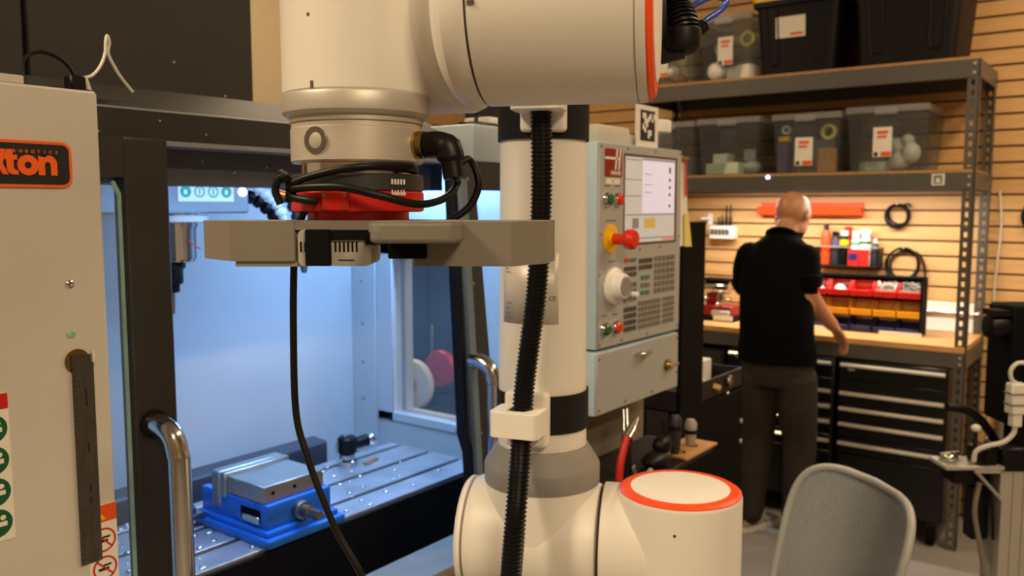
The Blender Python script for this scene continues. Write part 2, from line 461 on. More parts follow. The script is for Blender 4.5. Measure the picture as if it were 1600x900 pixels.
# wrist
WY, WZ, WR = -.588, 1.688, .0672
w1 = rp('wrist_joint', MB().lathe([(WR, 0), (WR, .1095), (WR * .985, .1125)], AX((-.1325, WY, WZ), (1, 0, 0)), 80), 'robot')
rp('seam_ring', MB().cyl((-.1335, WY, WZ), (-.1325, WY, WZ), WR - .0006, n=80), 'seam', w1)
rp('rim_line', MB().cyl((-.0270, WY, WZ), (-.0262, WY, WZ), WR + .0002, n=80), 'collar', w1)
joint_cap((-.0200, WY, WZ), (1, 0, 0), WR, w1)
rp('index_mark', MB().box(-.1315, -.1265, WY - WR - .0004, WY - WR + .004, 1.6785, 1.6792).box(-.1315, -.1265, WY - WR - .0004, WY - WR + .004, 1.6768, 1.6775), 'seam', w1)
w1b = rp('wrist_housing', MB().lathe([(WR * .985, 0), (WR * 1.0, .004), (WR * 1.0, .011), (WR * .985, .016), (WR * .93, .021), (WR * .80, .026), (WR * .55, .030), (WR * .40, .032), (WR * .40, .09)], AX((-.1345, WY, WZ), (-1, 0, 0)), 80), 'robot')
rp('wrist_neck', capped(MB(), (-.1440, -.556, WZ - .004), (-.235, -.556, WZ - .004), .064, .01), 'robot', w1b)
TX, TY = -.2295, -.598
w2 = rp('tool_joint', MB().lathe([(.0515, 1.6275), (.0524, 1.629), (.0524, 1.765), (.048, 1.772), (.0005, 1.772)], T(TX, TY, 0), 80), 'robot')
joint_cap((TX, TY, 1.770), (0, 0, 1), .0524, w2)
def on_ring(r, deg, z): return (TX + r * math.sin(math.radians(deg)), TY - r * math.cos(math.radians(deg)), z)
rp('pin_hole', MB().cyl(on_ring(.0527, -14, 1.677), on_ring(.05, -14, 1.677), .0012, n=8), 'seam', w2)
rp('alignment_notch', MB().box(-.0011, .0011, -.0528, -.050, 1.6285, 1.6335, m=T(TX, TY, 0) @ RZ(math.radians(-12))), 'seam', w2)
fl = rp('tool_flange', MB().lathe([(.048, 1.612), (.0505, 1.6125), (.0530, 1.6150), (.0532, 1.6165), (.0532, 1.6255), (.0524, 1.6275)], T(TX, TY, 0), 80), 'alu_dull')
rp('flange_rim', MB().lathe([(.0475, 1.6080), (.0480, 1.6086), (.0480, 1.6120), (.047, 1.6122)], T(TX, TY, 0), 80), 'alu_dull', fl)

# force sensor neck, tool changer
tc = thing('force_sensor', 'silver cylindrical force sensor with round button below the robot flange', 'sensor', RL[:2] + (0.0,), RA)
def tp(name, mb, material, parent=tc, label=None):
    o = link(name, mb.mesh(name, material, 24), parent)
    if label: o['label'] = label
    return o
body = tp('housing', MB().lathe([(.040, 1.5800), (.0462, 1.5802), (.0474, 1.5815), (.0474, 1.6040), (.0468, 1.6046), (.0468, 1.6075), (.0460, 1.6082), (.040, 1.6082)], T(TX, TY, 0), 80), 'alu')
bm_ = AX(on_ring(.0470, -14, 1.5945), (-math.sin(math.radians(14)), -math.cos(math.radians(14)), 0))
tp('button_ring', MB().annulus(bm_, .0056, .0092, .0012), 'brushed')
tp('button', MB().lathe([(.0055, 0), (.0055, .0008), (.0030, .0014), (.0005, .0014)], bm_, 32), 'alu_dull')
tp('screw', MB().cyl(on_ring(.0478, 28, 1.575), on_ring(.04, 28, 1.575), .001, n=8), 'seam')
ring = tp('spacer_ring', MB().lathe([(.0405, 1.5720), (.0405, 1.5802)], T(TX, TY, 0), 64), 'steel')
ch = thing('tool_changer', 'red and charcoal round tool changer under the silver sensor', 'tool changer', RL[:2] + (0.0,), RA)
tp('upper_ring', MB().lathe([(.0462, 1.5600), (.0476, 1.5610), (.0476, 1.5710), (.0465, 1.5722)], T(TX, TY, 0), 80), 'darkgrey', ch)
rd = tp('red_body', MB().lathe([(.0455, 1.5455), (.0478, 1.5465), (.0478, 1.5590), (.0470, 1.5600)], T(TX, TY, 0), 80), 'red', ch, 'red anodised body')
tp('neck', MB().lathe([(.0368, 1.5385), (.0368, 1.5458)], T(TX, TY, 0), 72), 'red', ch)
mm = T(TX, TY, 0) @ RZ(math.radians(4))
blk = tp('locking_block', MB().box(-.0095, .0095, -.0505, -.044, 1.5468, 1.5592, .0006, 1, mm), 'red', ch)
for sx in (-1, 1):
    for sz in (0, 1):
        tp('screw', MB().cyl(mm @ Vector((sx * .0072, -.0503, 1.5488 + sz * .0085)), mm @ Vector((sx * .0072, -.0511, 1.5488 + sz * .0085)), .0014, n=10), 'brass', blk)
mk = AX(on_ring(.0480, 58, 1.5665), (math.sin(math.radians(58)), -math.cos(math.radians(58)), 0), (math.cos(math.radians(58)), math.sin(math.radians(58)), 0))
mq = MB()
for i in range(5): mq.box(-.007 + i * .0026, -.0056 + i * .0026, -.0018, .0018, 0, .0004, m=mk)
tp('scale_marks', mq, 'white', ch)
mq = MB()
for i, (a0, h0) in enumerate(((-.0068, .0040), (-.0042, .0036), (-.0018, .0040), (.0010, .0038), (.0034, .0040))):
    mq.box(a0, a0 + .0009, -.0095, -.0095 + h0, 0, .0004, m=mk).box(a0 + .0012, a0 + .0020, -.0090, -.0072, 0, .0004, m=mk)
tp('serial_marks', mq, 'white', ch)

# gripper: local robot frame, left and right jaws of printed grey plastic
gr = thing('gripper', 'grey printed two-jaw gripper with black vented drive, under the red tool changer', 'gripper', RL[:2] + (0.0,), RA)
gy = -.640
def gpart(n, mb, m, l=None, parent=gr): return tp(n, mb, m, parent, l)
tilt = T(TX, TY, 0) @ RZ(math.radians(12.0)) @ T(-TX, -TY, 0)      # jaws sit square to the wrist bracket
def yq(x0, x1, y0, y1, z0, z1, b=.0008): return MB().box(x0, x1, y0, y1, z0, z1, b, 1, tilt)
# left jaw: prism with a chamfered outer corner
pl = [(-.2560, -.6490), (-.2560, -.590), (-.333, -.600), (-.3362, -.6301), (-.2995, -.6581)]
jl = gpart('jaw', MB().prism(pl, 1.5120, 1.5395), 'printed', 'wide grey printed jaw with chamfered corner')
pr_ = [(-.1724, -.6420), (-.1070, -.6335), (-.0888, -.5985), (-.0888, -.565), (-.1724, -.575)]
jr = gpart('jaw', MB().prism(pr_, 1.5095, 1.5395), 'printed', 'grey printed jaw in front of the conduit')
plate = [(-.2605, -.6492), (-.197, -.6400), (-.188, -.6840), (-.181, -.6890), (-.146, -.6820), (-.1345, -.6750), (-.140, -.640), (-.150, -.60), (-.2605, -.57)]
gpart('bridge_plate', MB().prism(plate, 1.5335, 1.5400), 'printed')
lobe = [(-.1870, -.6855), (-.181, -.6897), (-.146, -.6825), (-.1350, -.6765), (-.1325, -.6690), (-.138, -.640), (-.190, -.648)]
lobe_o = gpart('lobe', MB().prism(lobe, 1.5265, 1.5403), 'printed')
bv = lobe_o.modifiers.new('rounded', 'BEVEL'); bv.width = .0028; bv.segments = 3
gpart('drive_casing', MB().prism([(x - .2385, y + 1.5212) for x, y in rrect(.050, .0250, .004, 3)], .600, .643, tilt @ AX((0, 0, 0), (0, -1, 0), (1, 0, 0))), 'ventgrey', 'grey vented drive casing')
for i in range(6):
    gpart('vent_slot', MB().box(-.2385 + i * .0029, -.2369 + i * .0029, -.6436, -.640, 1.5180, 1.5258, .0007, 1, tilt), 'blackm')
for i in range(2):
    gpart('vent_slot', MB().box(-.2622 + i * .0029, -.2606 + i * .0029, -.6436, -.640, 1.5180, 1.5258, .0007, 1, tilt), 'blackm')
gpart('drive_block', yq(-.2575, -.2405, -.6480, -.605, 1.5090, 1.5340), 'blackm', 'matte black block in the middle')
gpart('drive_top', yq(-.2575, -.2040, -.6465, -.600, 1.5268, 1.5337), 'blackm')
gpart('finger_pad', yq(-.2000, -.1740, -.6560, -.600, 1.5145, 1.5290), 'blackm', 'matte black finger pad')
gpart('casing_base', yq(-.3080, -.2600, -.6390, -.600, 1.5080, 1.5118, .0005), 'ventgrey')
gpart('print_line', MB().box(-.2360, -.2250, -.6433, -.6425, 1.5123, 1.5132, m=tilt), 'ink')
gpart('casing_step', yq(-.2170, -.2040, -.6468, -.605, 1.5235, 1.5300), 'blackm')

# connector and wrist cables
cn = thing('cable_connector', 'black right-angle connector with brass collar screwed into the silver sensor', 'connector', RL[:2] + (0.0,), RA)
cd = Vector((1, -.10, 0)).normalized(); c0 = Vector((TX, TY, 1.593)) + cd * .046
tp('collar', MB().lathe([(.008, 0), (.0098, .001), (.0098, .003), (.009, .0036), (.0098, .0042), (.0098, .007), (.008, .0085)], AX(c0, cd), 28), 'brass', cn)
ce = c0 + cd * .0255
tp('elbow_body', MB().tube(spline([c0 + cd * .0075, c0 + cd * .019, ce + Vector((0, 0, -.004)), ce + cd * .003 + Vector((0, 0, -.018)), ce + cd * .004 + Vector((0, 0, -.0235))], 5), [.0092] * 8 + [.0098] * 5 + [.0075] * 8, 20), 'black', cn)
def cable(name, label, pts, r, mat_='cable', n=8, cat='cable', closed=False, step=8):
    mb = MB().tube(spline(pts, step), r, n)
    base = Vector(pts[0])
    o = link(name, mb.mesh(name, mat_, 60, T(*(-base))))
    Mw = T(*RL) @ RZ(RA)
    o.location = Mw @ base; o.rotation_euler = (0, 0, RA)
    return tag(o, label, cat)
kn = Vector((-.2600, -.6480, 1.5610))
cable('sensor_cable', 'black cable sweeping from the connector around the front of the red tool changer',
      [ce + cd * .004 + Vector((0, 0, -.022)), (-.1560, -.592, 1.566), (-.1595, -.610, 1.5555), (-.172, -.632, 1.5510), (-.192, -.6500, 1.5565), (-.216, -.6550, 1.5620), (-.240, -.6530, 1.5625), kn], .0028)
cable('sensor_cable', 'black cable looping from the connector down behind the grey right jaw',
      [ce + cd * .002 + Vector((.003, 0, -.015)), (-.1475, -.588, 1.5830), (-.1415, -.586, 1.5660), (-.1475, -.588, 1.5500), (-.1600, -.592, 1.5400), (-.172, -.594, 1.533)], .0028)
cable('sensor_cable', 'black cable wound over the charcoal ring below the silver sensor',
      [kn + Vector((0, -.001, .003)), (-.245, -.6500, 1.5690), (-.225, -.6500, 1.5735), (-.205, -.6440, 1.5765), (-.190, -.626, 1.5770), (-.183, -.610, 1.5765), (-.190, -.585, 1.5755)], .0027)
cable('sensor_cable', 'short black cable end running from the cable knot to the red block',
      [kn + Vector((0, 0, -.003)), (-.256, -.6485, 1.5555), (-.2440, -.6500, 1.5535), (-.2385, -.649, 1.5530)], .0028)
kt = thing('cable_knot', 'dark cable tie bundle at the left of the red tool changer', 'cable tie', RL[:2] + (0.0,), RA)
tp('tie_band', MB().tube(spline([kn + Vector((-.004, -.004, -.010)), kn + Vector((-.007, -.005, 0)), kn + Vector((-.002, -.005, .009)), kn + Vector((.002, .003, .002)), kn + Vector((-.001, .003, -.008))], 6), .0028, 8), 'cable', kt)
tp('tie_head', MB().box(-.0035, .0035, -.0035, .0035, -.0035, .0035, .0008, 1, T(kn.x - .003, kn.y - .003, kn.z + .009) @ Euler((.3, .5, .4)).to_matrix().to_4x4()), 'black', kt)
tp('plug', MB().cyl(kn + Vector((-.003, .001, -.004)), kn + Vector((-.010, -.002, -.002)), .003, n=12), 'copper', kt)
cable('hanging_cable', 'thin black cable hanging from the gripper in front of the milling machine opening',
      [(-.2520, -.628, 1.552), (-.2600, -.631, 1.540), (-.2660, -.629, 1.515), (-.2685, -.6285, 1.46), (-.2680, -.6285, 1.40), (-.2590, -.630, 1.368), (-.2485, -.6306, 1.340), (-.2360, -.6305, 1.312), (-.2190, -.6302, 1.283), (-.205, -.625, 1.24), (-.19, -.60, 1.10), (-.17, -.55, .95), (-.14, -.45, .82), (-.10, -.2, .834)], .0026, 'black')

# conduits (corrugated hoses) with straps and clips
def conduit(name, label, pts, r, pitch, cat='conduit'):
    P = resample(spline(pts, 24), pitch / 4)
    rr = [(r, r, r * .86, r * .86)[i % 4] for i in range(len(P))]
    o = link(name, MB().tube(P, rr, 18).mesh(name, 'blackcond', 25)); o.location = RL; o.rotation_euler = (0, 0, RA)
    return tag(o, label, cat)
conduit('corrugated_conduit', 'black corrugated conduit running down the front of the robot upper arm',
        [(-.189, -.035, 1.84), (-.1885, -.066, 1.74), (-.1875, -.069, 1.676), (-.186, -.072, 1.60), (-.1865, -.075, 1.53), (-.191, -.078, 1.44), (-.2005, -.082, 1.36), (-.2065, -.088, 1.30), (-.208, -.098, 1.239), (-.208, -.116, 1.19), (-.2085, -.134, 1.14), (-.2125, -.139, 1.075), (-.218, -.140, 1.0), (-.215, -.15, .93), (-.19, -.14, .87)], .0145, .0056)
conduit('wrist_conduit', 'thick black ribbed conduit hanging behind the wrist cap under a blue hose',
        [(-.070, -.36, 1.90), (-.045, -.410, 1.83), (-.0250, -.4360, 1.765), (-.0125, -.4500, 1.722), (-.0035, -.4600, 1.700), (-.0005, -.4625, 1.690)], .0155, .0030)
cable('air_hose', 'shiny blue air hose loop above the wrist conduit',
      [(-.004, -.446, 1.709), (.0090, -.446, 1.7165), (.0220, -.443, 1.7225), (.0320, -.441, 1.7215), (.0345, -.441, 1.7175), (.0290, -.442, 1.7110), (.0194, -.4455, 1.7045), (.0120, -.450, 1.6975)], .0026, 'bluehose', 10, 'hose')
hb = thing('hose_fitting', 'black smooth end boot and bracket of the wrist conduit', 'fitting', RL[:2] + (0.0,), RA)
tp('boot', MB().lathe([(.0150, 0), (.0162, .002), (.0162, .012), (.0150, .0165), (.0105, .0195), (.0005, .0205)], AX((-.0015, -.4615, 1.694), (.04, -.06, -1)), 28), 'black', hb)
tp('nut', MB().cyl((.0105, -.452, 1.6925), (.0165, -.447, 1.6985), .0062, n=6), 'black', hb)
tp('bracket', MB().prism([(-.040, -.004), (-.012, -.010), (.006, -.006), (.006, .004), (-.010, .010), (-.024, .002), (-.040, .006)], -.004, .004, AX((-.004, -.466, 1.676), (0, -1, 0), (1, 0, 0))), 'black', hb)
tp('guard', MB().tube(spline([(-.034, -.50, 1.664), (-.0235, -.49, 1.676), (-.020, -.485, 1.698), (-.024, -.48, 1.73), (-.034, -.47, 1.77)], 6), .008, 10), 'blackcond', hb)

def strap(name, label, z0, z1, r):
    mb = MB(); m = T(-.1985, .012, 0)
    mb.annulus(m @ T(0, 0, z0), r, r + .0026, z1 - z0, 64)
    o = link(name, mb.mesh(name, 'fabric', 38, T(.1985, -.012, -z0)))
    o.location = (T(*RL) @ RZ(RA)) @ Vector((-.1985, .012, z0)); o.rotation_euler = (0, 0, RA)
    return tag(o, label, 'strap', 'black straps around the arm tube')
strap('strap', 'black fabric strap high on the robot arm tube', 1.640, 1.705, .0618)
strap('strap', 'wide black fabric strap low on the robot arm tube', 1.234, 1.288, .0640)
def clip(label, z, cx, cy, yaw, hy):
    """white holder: back plate with two lugs that ring the conduit"""
    t = thing('conduit_clip', label, 'clip', (T(*RL) @ RZ(RA)) @ Vector((cx, cy, z)), RA + yaw, 'white conduit clips')
    mb = MB()
    part('back_plate', MB().box(-.031, .031, -.010, .012, -.042, .034, .006, 3), 'clipw', t, True)
    ringm = MB()
    n = 28; rs = []
    hole = .0152
    outer = [(x, y - .034) for x, y in rrect(.068, .054, .009, 6)]
    # saddle: rounded block with a round hole for the conduit
    N = len(outer)
    inner = []
    for x, y in outer:
        a = math.atan2(y + hy, x); inner.append((hole * math.cos(a), -hy + hole * math.sin(a)))
    rings = [ringm.ring([Vector((x, y, zz)) for x, y in pts]) for pts, zz in ((inner, -.017), (outer, -.017), (outer, .017), (inner, .017))]
    ringm.skin(rings, closed=True)
    so_ = part('saddle', ringm, 'clipw', t, True)
    bv_ = so_.modifiers.new('rounded', 'BEVEL'); bv_.width = .0035; bv_.segments = 3
    return t
clip('white plastic conduit clip low on the robot arm tube above the grey collar', 1.262, -.2075, -.0580, math.radians(-8), .036)
clip('white plastic conduit clip at the top of the robot arm tube', 1.690, -.1880, -.0480, 0, .020)
# rating plate
lab = thing('rating_label', 'silver rating label with CE mark on the robot arm tube behind the conduit', 'label', RL[:2] + (0.0,), RA)
mq = MB(); R_ = .0630; rings = []
for k in range(13):
    a = math.radians(-50 + 80 * k / 12)
    rings.append([Vector((-.1985 + R_ * math.sin(a), .012 - R_ * math.cos(a), z)) for z in (1.388, 1.486)])
prev = None
for r2 in rings:
    v = [mq.bm.verts.new(p) for p in r2]
    if prev: mq.bm.faces.new((prev[0], v[0], v[1], prev[1]))
    prev = v
lo = tp('label_sheet', mq, 'labelsilver', lab)
sm = lo.modifiers.new('thickness', 'SOLIDIFY'); sm.thickness = .0006; sm.offset = 0.0
def onlab(deg, z):
    a = math.radians(deg); n_ = Vector((math.sin(a), -math.cos(a), 0))
    return AX(Vector((-.1985, .012, z)) + n_ * (R_ + .0006), n_, (math.cos(a), math.sin(a), 0))
tp('mark', text_bm('CE', onlab(22, 1.424), .0095, .0062, .0002), 'ink', lab)
for i, z in enumerate((1.479, 1.474, 1.469, 1.464, 1.459, 1.416, 1.409, 1.402, 1.396)):
    tp('print_line', MB().box(0, .006 + (i * 37 % 11) * .001, -.0005, .0005, 0, .0003, m=onlab(-44, z)), 'greyprint', lab)
# ================================================================ milling machine
cnc = thing('milling_machine', 'beige and charcoal CNC milling machine with blue-lit open work area', 'machine', (1.05, 1.6, 0))
def cp(name, mb, material, parent=None, label=None): return part(name, mb, material, parent or cnc, label=label)
def xz(poly, y0, y1): return MB().prism(poly, -(y1 - y0), 0, FY(0, y0, 0))      # outline in x,z between two depths
lc = cp('left_cover', MB().box(-.42, .5235, 1.0, 1.034, .05, 1.683, .003, 1), 'machine_beige', label='beige sheet metal front cover')
cp('cover_lip', MB().box(-.42, .444, 1.004, 1.06, 1.683, 1.6925, .001, 1), 'machine_beige', lc)
for x, z, m_ in ((.480, 1.460, 'steel'), (.479, 1.402, 'glassedge')):
    cp('screw', MB().lathe([(.0050, 0), (.0046, .0020), (.0028, .0032), (.0022, .0032), (.0020, .0018), (.0003, .0018)], FY(x, 1.0, z), 18), m_, lc)
cp('left_side', MB().box(-.42, -.39, 1.034, 2.25, .05, 1.72), 'machine_beige')
cp('rear_cover', MB().box(-.42, 1.80, 2.25, 2.28, .05, 1.72), 'machine_beige')
cp('right_side', MB().box(1.80, 1.83, 1.09, 1.50, .05, 1.72).box(1.80, 1.83, 1.74, 2.28, .05, 1.72).box(1.80, 1.83, 1.50, 1.74, .05, .95).box(1.80, 1.83, 1.50, 1.74, 1.42, 1.72), 'machine_white')
cp('roof', MB().box(-.42, 1.83, 1.215, 2.28, 1.700, 1.7195), 'machine_dark')
hd = [(1.082, 1.637), (1.082, 1.676), (1.20, 1.721), (1.222, 1.721), (1.222, 1.580), (1.150, 1.580), (1.150, 1.637)]
hdr = cp('header', MB().prism([(y, z) for y, z in hd], .10, 1.30, Matrix(((0, 0, 1, 0), (1, 0, 0, 0), (0, 1, 0, 0), (0, 0, 0, 1)))), 'machine_dark', label='charcoal header above the door opening')
cp('header_edge', MB().tube([(.10, 1.0815, 1.6765), (1.30, 1.0815, 1.6765)], .0016, 6), 'machine_grey', hdr)
cp('lintel', MB().box(.60, 1.245, 1.132, 1.152, 1.580, 1.6370), 'lintel', hdr)
cp('rail', MB().box(.62, 1.25, 1.078, 1.134, 1.6305, 1.6375, .001, 1), 'machine_grey', hdr)
for x, y, z in ((.65, 1.0815, 1.6640), (.72, 1.0815, 1.650), (.565, 1.0815, 1.6445), (.86, 1.131, 1.61), (.80, 1.131, 1.60), (.745, 1.131, 1.615)):
    cp('rivet', MB().cyl((x, y + .001, z), (x, y - .0008, z), .0014, n=8), 'alu_dull', hdr)
tw = cp('tower', MB().box(-.42, .667, 1.50, 2.2, 1.7195, 2.60, .004, 1).box(.671, 1.114, 1.50, 2.2, 1.7195, 2.60, .004, 1), 'machine_dark', label='tall charcoal column housing behind the header')
for x, z in ((.935, 1.820), (1.045, 1.768)):
    cp('rivet', MB().cyl((x, 1.5, z), (x, 1.4985, z), .002, n=8), 'alu_dull', tw)
# left door
ld = cp('door', MB().box(.5785, .640, 1.048, 1.078, .62, 1.637, .003, 1).box(-.20, .5790, 1.0485, 1.078, 1.586, 1.6365).box(-.20, .5790, 1.0485, 1.078, .62, .70), 'machine_dark', label='charcoal framed left sliding door')
gl = [(-.2, .70), (.579, .70), (.579, 1.565), (.570, 1.582), (.555, 1.586), (-.2, 1.586)]
cp('window_pane', xz(gl, 1.060, 1.066), 'glass', ld)
cp('pane_edge', xz([(.5740, .70), (.5790, .70), (.5790, 1.565), (.570, 1.583), (.566, 1.580), (.5740, 1.563)], 1.058, 1.0605), 'glassedge', ld)
def handle(pts, r, parent): cp('handle', MB().tube(spline(pts, 8), r, 16), 'steel', parent)
handle([(.604, 1.05, 1.262), (.606, 1.030, 1.2605), (.609, 1.013, 1.250), (.611, 1.006, 1.228), (.612, 1.004, 1.19), (.612, 1.004, .94), (.611, 1.008, .905), (.606, 1.03, .888), (.604, 1.05, .887)], .0148, ld)
cp('handle_foot', MB().cyl((.604, 1.050, 1.262), (.604, 1.044, 1.262), .019, n=20), 'black', ld)
# right door (leans with the machine front)
def slant(xa, xb, z): return xa + (xb - xa) * (1.580 - z) / (1.580 - .854)
rd_ = cp('door', xz([(slant(1.240, 1.300, 1.637), 1.637), (slant(1.282, 1.372, 1.637), 1.637), (slant(1.282, 1.372, .80), .80), (slant(1.240, 1.300, .80), .80)], 1.048, 1.080), 'door_grey', label='grey slanted right sliding door')
cp('gasket', xz([(1.224, 1.60), (1.233, 1.60), (1.266, 1.10), (1.282, 1.06), (1.297, .84), (1.287, .84), (1.272, 1.06), (1.256, 1.10)], 1.056, 1.078), 'gasket', rd_)
cp('inner_edge', xz([(1.233, 1.60), (1.252, 1.60), (1.313, .84), (1.297, .84)], 1.046, 1.076), 'edgeblue', rd_)
cp('window_pane', xz([(1.282, 1.580), (1.44, 1.580), (1.44, .80), (slant(1.282, 1.372, .80), .80)], 1.060, 1.066), 'glass', rd_)
cp('door_rail', MB().box(1.284, 1.395, 1.050, 1.078, 1.580, 1.634, .002, 1), 'machine_dark', rd_)
handle([(1.268, 1.05, 1.252), (1.270, 1.030, 1.250), (1.272, 1.008, 1.238), (1.273, .999, 1.215), (1.274, .997, 1.18), (1.274, .997, .95), (1.272, 1.01, .905), (1.27, 1.05, .90)], .0148, rd_)
for z in (1.60, 1.40, 1.245, 1.10):
    cp('screw', MB().cyl((slant(1.255, 1.312, z), 1.049, z), (slant(1.255, 1.312, z), 1.045, z), .0035, n=12), 'steel', rd_)
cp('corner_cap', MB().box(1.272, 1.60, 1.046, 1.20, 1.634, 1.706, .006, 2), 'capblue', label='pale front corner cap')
cp('right_cover', MB().box(1.395, 1.44, 1.046, 1.080, .05, 1.640, .003, 1).box(1.44, 2.0, 1.060, 1.09, .05, 1.60, .003, 1), 'tan', label='front cover under the control panel')
# sill and front skirt
cp('sill', MB().prism([(1.010, .862), (1.018, .877), (1.118, .877), (1.130, .85), (1.130, .80), (1.010, .80)], .40, 1.42, Matrix(((0, 0, 1, 0), (1, 0, 0, 0), (0, 1, 0, 0), (0, 0, 0, 1)))), 'sillm', label='worn metal sill of the opening')
cp('skirt', MB().box(.5235, 1.44, 1.022, 1.05, .05, .81), 'machine_beige')
# enclosure inside
inn = cp('enclosure_back', MB().box(.25, 1.76, 1.90, 1.93, .45, 1.70), 'machine_white', label='white back wall of the work area')
cp('enclosure_left', MB().box(.22, .25, 1.20, 1.93, .45, 1.70), 'machine_white')
ew = cp('enclosure_right', MB().box(1.75, 1.78, 1.10, 1.50, .45, 1.70).box(1.75, 1.78, 1.738, 1.90, .45, 1.70).box(1.75, 1.78, 1.50, 1.738, .45, .952).box(1.75, 1.78, 1.50, 1.738, 1.412, 1.70), 'machine_white')
fr = cp('window_frame', MB().box(1.740, 1.751, 1.50, 1.80, .928, .955, .003, 1).box(1.740, 1.751, 1.735, 1.802, .928, 1.45, .003, 1).box(1.740, 1.751, 1.48, 1.80, 1.41, 1.45, .003, 1), 'machine_white', ew)
cp('window_pane', MB().box(1.758, 1.764, 1.50, 1.738, .95, 1.414), 'glass', ew)
cp('corner_flange', MB().box(1.738, 1.752, 1.802, 1.90, .45, 1.70, .002, 1), 'machine_white', ew)
for z in (1.33, 1.205, 1.09, .98):
    cp('screw', MB().cyl((1.738, 1.855, z), (1.734, 1.855, z), .005, n=10), 'alu_dull', ew)
cp('tub_floor', MB().box(.25, 1.76, 1.10, 1.90, .45, .48), 'machine_grey')
for x0, x1, y in ((.70, 1.40, 1.232),):
    lamp = cp('work_light', MB().box(x0, x1, y - .012, y + .018, 1.672, 1.698, .003, 1), 'lampcool')
cp('work_light', MB().box(1.712, 1.735, 1.28, 1.72, 1.672, 1.698, .003, 1), 'lampcool')
# table with T-slots, way cover
tb = cp('table', MB().box(.45, 1.52, 1.222, 1.52, .865, .925), 'slot', label='grey steel table with T-slots')
for a, b in ((1.2205, 1.2855), (1.3005, 1.3835), (1.3985, 1.4815), (1.4965, 1.525)):
    cp('table_rail', MB().box(.45, 1.52, a, b, .925, .950, .0012, 1), 'table', tb)
cp('front_apron', MB().box(.45, 1.52, 1.212, 1.2200, .55, .944, .001, 1), 'cover', label='black apron under the table edge')
cp('way_cover', MB().prism([(1.575, .86), (1.575, .978), (1.579, .983), (1.625, .987), (1.625, .86)], .45, 1.352, Matrix(((0, 0, 1, 0), (1, 0, 0, 0), (0, 1, 0, 0), (0, 0, 0, 1)))), 'waycover', label='dark way cover behind the table')
cp('rear_step', MB().box(.45, 1.352, 1.53, 1.576, .86, .925, .002, 1), 'waycover')
# spindle head
hdm = cp('spindle_head', MB().box(.66, 1.060, 1.452, 1.86, 1.535, 1.70, .004, 1), 'machine_grey', label='grey spindle head')
sk = cp('safety_sticker', MB().box(.903, 1.023, 1.4506, 1.4522, 1.558, 1.590), 'white', hdm)
for i in range(4):
    cx = .9185 + i * .0293
    q = MB().annulus(FY(cx, 1.4506, 1.5765), .0085, .0112, .0004, 24)
    if i in (0, 3): q.lathe([(.0083, 0), (.0083, .0004)], FY(cx, 1.4506, 1.5765), 20)
    else: q.box(cx - .0012, cx + .0012, 1.450, 1.4506, 1.570, 1.583)
    cp('pictogram', q, 'signgreen2', sk)
    if i in (0, 3): cp('pictogram', MB().box(cx - .004, cx + .003, 1.4498, 1.4503, 1.5715, 1.580), 'white', sk)
cp('work_lamp_lens', MB().ball((1.043, 1.450, 1.577), (.010, .006, .009), 10), 'lampcool', hdm)
sp = cp('spindle_nose', MB().lathe([(.026, 1.440), (.036, 1.444), (.0395, 1.452), (.0395, 1.505), (.043, 1.512), (.043, 1.535)], T(.924, 1.50, 0), 40), 'steel', hdm)
cp('nose_ring', MB().lathe([(.055, 1.518), (.062, 1.520), (.062, 1.530), (.055, 1.532)], T(.924, 1.50, 0), 36), 'alu', hdm)
hold = thing('tool_holder', 'black tool holder with a drill in the spindle', 'tool', (.914, 1.50, 1.44))
part('taper', MB().lathe([(.018, 1.400), (.021, 1.404), (.021, 1.428), (.026, 1.432), (.026, 1.442)], T(.914, 1.50, 0), 24), 'black', hold)
part('collet_nut', MB().lathe([(.010, 1.384), (.014, 1.386), (.014, 1.400)], T(.914, 1.50, 0), 12), 'blackm', hold)
part('drill_bit', MB().cyl((.914, 1.5, 1.343), (.914, 1.5, 1.386), .004, .006, 10), 'steel', hold)
# coolant nozzles beside the head
def nozzle(label, pts, r, m_):
    t = thing('coolant_nozzle', label, 'nozzle', pts[0], 0, 'coolant nozzles by the spindle head')
    P = resample(spline(pts, 12), r * 1.5)
    for a, b in zip(P, P[1:]): part('segment', MB().lathe([(r * .6, 0), (r, .3 * (b - a).length), (r, .75 * (b - a).length), (r * .55, (b - a).length)], AX(a, b - a), 12), m_, t)
    part('tip', MB().cyl(P[-1], P[-1] + (P[-1] - P[-2]).normalized() * r * 2.5, r * .8, r * .35, 12), m_, t)
nozzle('pale segmented coolant nozzle beside the spindle head', [(1.065, 1.46, 1.60), (1.09, 1.45, 1.578), (1.12, 1.44, 1.55), (1.135, 1.44, 1.515)], .011, 'machine_white')
nozzle('black segmented coolant nozzle behind the pale nozzle', [(1.065, 1.50, 1.57), (1.10, 1.50, 1.568), (1.13, 1.49, 1.545), (1.15, 1.48, 1.52)], .014, 'black')
nozzle('dark coolant nozzle hanging just below the gripper', [(1.17, 1.50, 1.60), (1.20, 1.48, 1.54), (1.20, 1.46, 1.46), (1.185, 1.45, 1.43)], .016, 'darkgrey')
cable('red_wire', 'thin red wire hanging beside the spindle nose', [(0, 0, 0), (.008, .004, -.01), (.02, .005, -.016)], .0012, 'red', 6, 'wire')
rw = bpy.data.objects['red_wire']; rw.location = (.925, 1.455, 1.485)

